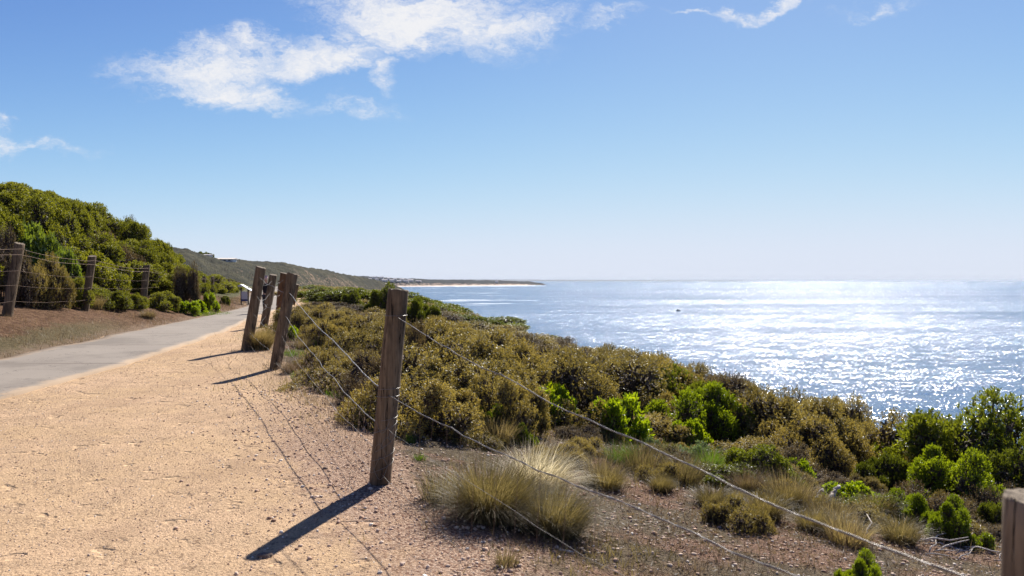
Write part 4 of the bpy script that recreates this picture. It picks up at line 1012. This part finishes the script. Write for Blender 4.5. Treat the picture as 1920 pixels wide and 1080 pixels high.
# a small boat far out on the water
d = ray(1272, 582.5); D = (CH - SEA) / -d[2]; t = empty('boat', (d[0] * D, D, SEA), R(20)); t.scale = (.7, .7, .6); tag(t, 'tiny dark boat alone on the glittering sea', 'boat')
mb = MB(); L = 3.2
Vb = []; ns = 9
for i in range(ns):
    u = i / (ns - 1) * 2 - 1; w = .6 * (1 - abs(u) ** 2.5) + .03; zt = .55 + .25 * u * u; Vb += [(u * L / 1.0 * .5 * 1.3, -w, zt), (u * L * .6, -w * .6, -.1), (u * L * .6, w * .6, -.1), (u * L * .5 * 1.3, w, zt)]
Fb = [[i * 4 + j, i * 4 + j + 1, i * 4 + 5 + j, i * 4 + 4 + j] for i in range(ns - 1) for j in range(3)] + [[i * 4 + 3, i * 4, i * 4 + 4, i * 4 + 7] for i in range(ns - 1)]
mb.add(Vb, Fb); mb.build('hull', M['boat_hull'], t)
mb = MB(); mb.box((-.4, 0, .95), (.9, .8, .8)); mb.build('cabin', M['boat_hull'], t, False)

# ------------------------------------------------------------------ sea haze
HAZE = 2.5e-5
if HAZE:
    mh = bpy.data.materials.new('haze'); mh.use_nodes = True; kh = N(mh.node_tree); kh.n.clear(); oh = kh.new('ShaderNodeOutputMaterial'); pv = kh.new('ShaderNodeVolumePrincipled')
    pv.inputs['Color'].default_value = (.80, .86, .95, 1); pv.inputs['Density'].default_value = HAZE; pv.inputs['Anisotropy'].default_value = 0; kh.l.new(pv.outputs[0], oh.inputs['Volume'])
    mb = MB(); mb.box((20000, 29980, 24.5), (80400, 60100, 91)); o = mb.build('haze', mh, None, False); tag(o, 'thin pale sea haze over the bay', 'haze', kind='stuff')
# ------------------------------------------------------------------ sky, sun
SUN_AZ, SUN_EL = 19.0, 41.0
w = bpy.data.worlds.new("World"); scene.world = w; w.use_nodes = True
k = N(w.node_tree); k.n.clear(); out = k.new('ShaderNodeOutputWorld'); bg = k.new('ShaderNodeBackground'); k.l.new(bg.outputs[0], out.inputs[0])
sky = k.new('ShaderNodeTexSky', sky_type='NISHITA', sun_disc=False, sun_elevation=R(SUN_EL), sun_rotation=R(SUN_AZ)); sky.air_density = .6; sky.dust_density = .1; sky.ozone_density = 6; sky.altitude = 0
SKY_STR = .1; EXPO = .95; KS = 1 / (SKY_STR * 2 ** EXPO)
g = k.new('ShaderNodeTexCoord').outputs['Generated']; sx = k.new('ShaderNodeSeparateXYZ'); k.l.new(g, sx.inputs[0])
yy = k.m('MAXIMUM', sx.outputs[1], .05); U = k.m('DIVIDE', sx.outputs[0], yy); Vv = k.m('DIVIDE', sx.outputs[2], yy)
cb = k.new('ShaderNodeCombineXYZ'); k.l.new(U, cb.inputs[0]); k.l.new(Vv, cb.inputs[1]); uv = cb.outputs[0]
wn = k.vm('SUBTRACT', k.noise(k.map(uv, (1, 1.6, 1), (0, 0, .2)), 7, 6, .62, color=True), (.5, .5, .5))
uvw = k.vm('ADD', uv, k.vm('SCALE', wn, sc=.12))
dens = None
for (px, py, rx, ry, a, wt) in [(400, 120, 200, 52, -6, 1.), (440, 165, 150, 48, 10, .95), (600, 95, 170, 48, -12, 1.), (800, 30, 250, 72, 5, 1.1), (940, 45, 150, 45, -5, .85), (720, 125, 36, 55, -10, .8), (640, -10, 120, 30, 0, .7),
                            (1435, 12, 130, 16, -12, .8), (1290, 34, 60, 7, 2, .6), (1150, 45, 55, 15, -15, .45), (1130, 5, 80, 18, -5, .6), (5, 265, 40, 30, 10, .6), (80, 268, 130, 11, 4, .5), (8, 225, 30, 16, 0, .55), (1650, 5, 110, 12, -8, .4), (680, 200, 120, 18, 6, .3), (1000, -40, 400, 40, 0, .8)]:
    mp = k.map(k.vm('SUBTRACT', uvw, ((px - 960) / F, (526 - py) / F, 0)), (1, 1, 0), (0, 0, R(a)))
    q = k.vm('MULTIPLY', mp, (F / rx, F / ry, 0)); e = k.m('MULTIPLY', k.m('SUBTRACT', 1., k.m('POWER', k.vm('LENGTH', q), 1.6)), wt)
    dens = e if dens is None else k.m('MAXIMUM', dens, e)
st = k.noise(k.vm('ADD', k.map(uv, (.5, 2.8, 1), (0, 0, -.3)), k.vm('SCALE', wn, sc=.5)), 13, 10, .68)
al = k.m('ADD', k.m('MULTIPLY', dens, 1.1), k.m('MULTIPLY', k.m('SUBTRACT', st, .5), 2.6))
al = k.m('MULTIPLY', k.m('POWER', k.ss(al, -.3, 1.35), 1.35), k.m('MULTIPLY', k.ss(sx.outputs[1], .3, .5), .97))
al = k.m('MULTIPLY', al, k.ss(dens, -.45, .3))
sc3 = k.new('ShaderNodeSeparateColor'); k.l.new(sky.outputs[0], sc3.inputs[0]); cc3 = k.new('ShaderNodeCombineColor')
for i, (a_, c_, p_) in enumerate([(.74, 2.7, 1.6), (.80, 3.25, 1.65), (.93, 3.7, 1.5)]):    # the sky's highlights roll off as film does
    e_ = k.m('POWER', 2.71828, k.m('MULTIPLY', k.m('POWER', k.m('DIVIDE', sc3.outputs[i], c_), p_), -1.))
    k.l.new(k.m('MULTIPLY', k.m('SUBTRACT', 1., e_), a_ * KS), cc3.inputs[i])
cl = .90 * KS
k.l.new(k.mix(al, cc3.outputs[0], (cl, cl, cl * 1.02)), bg.inputs[0]); bg.inputs[1].default_value = SKY_STR

L = bpy.data.lights.new('sun', 'SUN'); L.energy = 5.0; L.angle = R(.53); L.color = (1, .95, .88); so = bpy.data.objects.new('sun', L); COL.objects.link(so)
az, el = R(SUN_AZ), R(SUN_EL); v = Vector((math.sin(az) * math.cos(el), math.cos(az) * math.cos(el), math.sin(el))); so.rotation_euler = v.to_track_quat('Z', 'Y').to_euler(); so.location = (20, 50, 60)

cam = bpy.data.cameras.new('camera'); co = bpy.data.objects.new('camera', cam); COL.objects.link(co); scene.camera = co
co.location = (0, 0, CH); co.rotation_euler = (R(90) - PITCH, 0, 0); cam.sensor_width = 36; cam.lens = F / 1920 * 36; cam.clip_end = 200000; cam.clip_start = .05
cam.dof.use_dof = True; cam.dof.focus_distance = 12; cam.dof.aperture_fstop = 5.0
scene.view_settings.view_transform = 'Standard'; scene.view_settings.look = 'None'; scene.view_settings.exposure = EXPO; scene.view_settings.gamma = 1
scene.cycles.max_bounces = 6; scene.cycles.diffuse_bounces = 3; scene.cycles.transmission_bounces = 4; scene.cycles.sample_clamp_indirect = 4
# prototypes never used are removed
for kd, ps in S.items():
    for i, p in enumerate(ps):
        if (kd, i) not in used:
            for c in list(p.children): bpy.data.objects.remove(c)
            bpy.data.objects.remove(p)
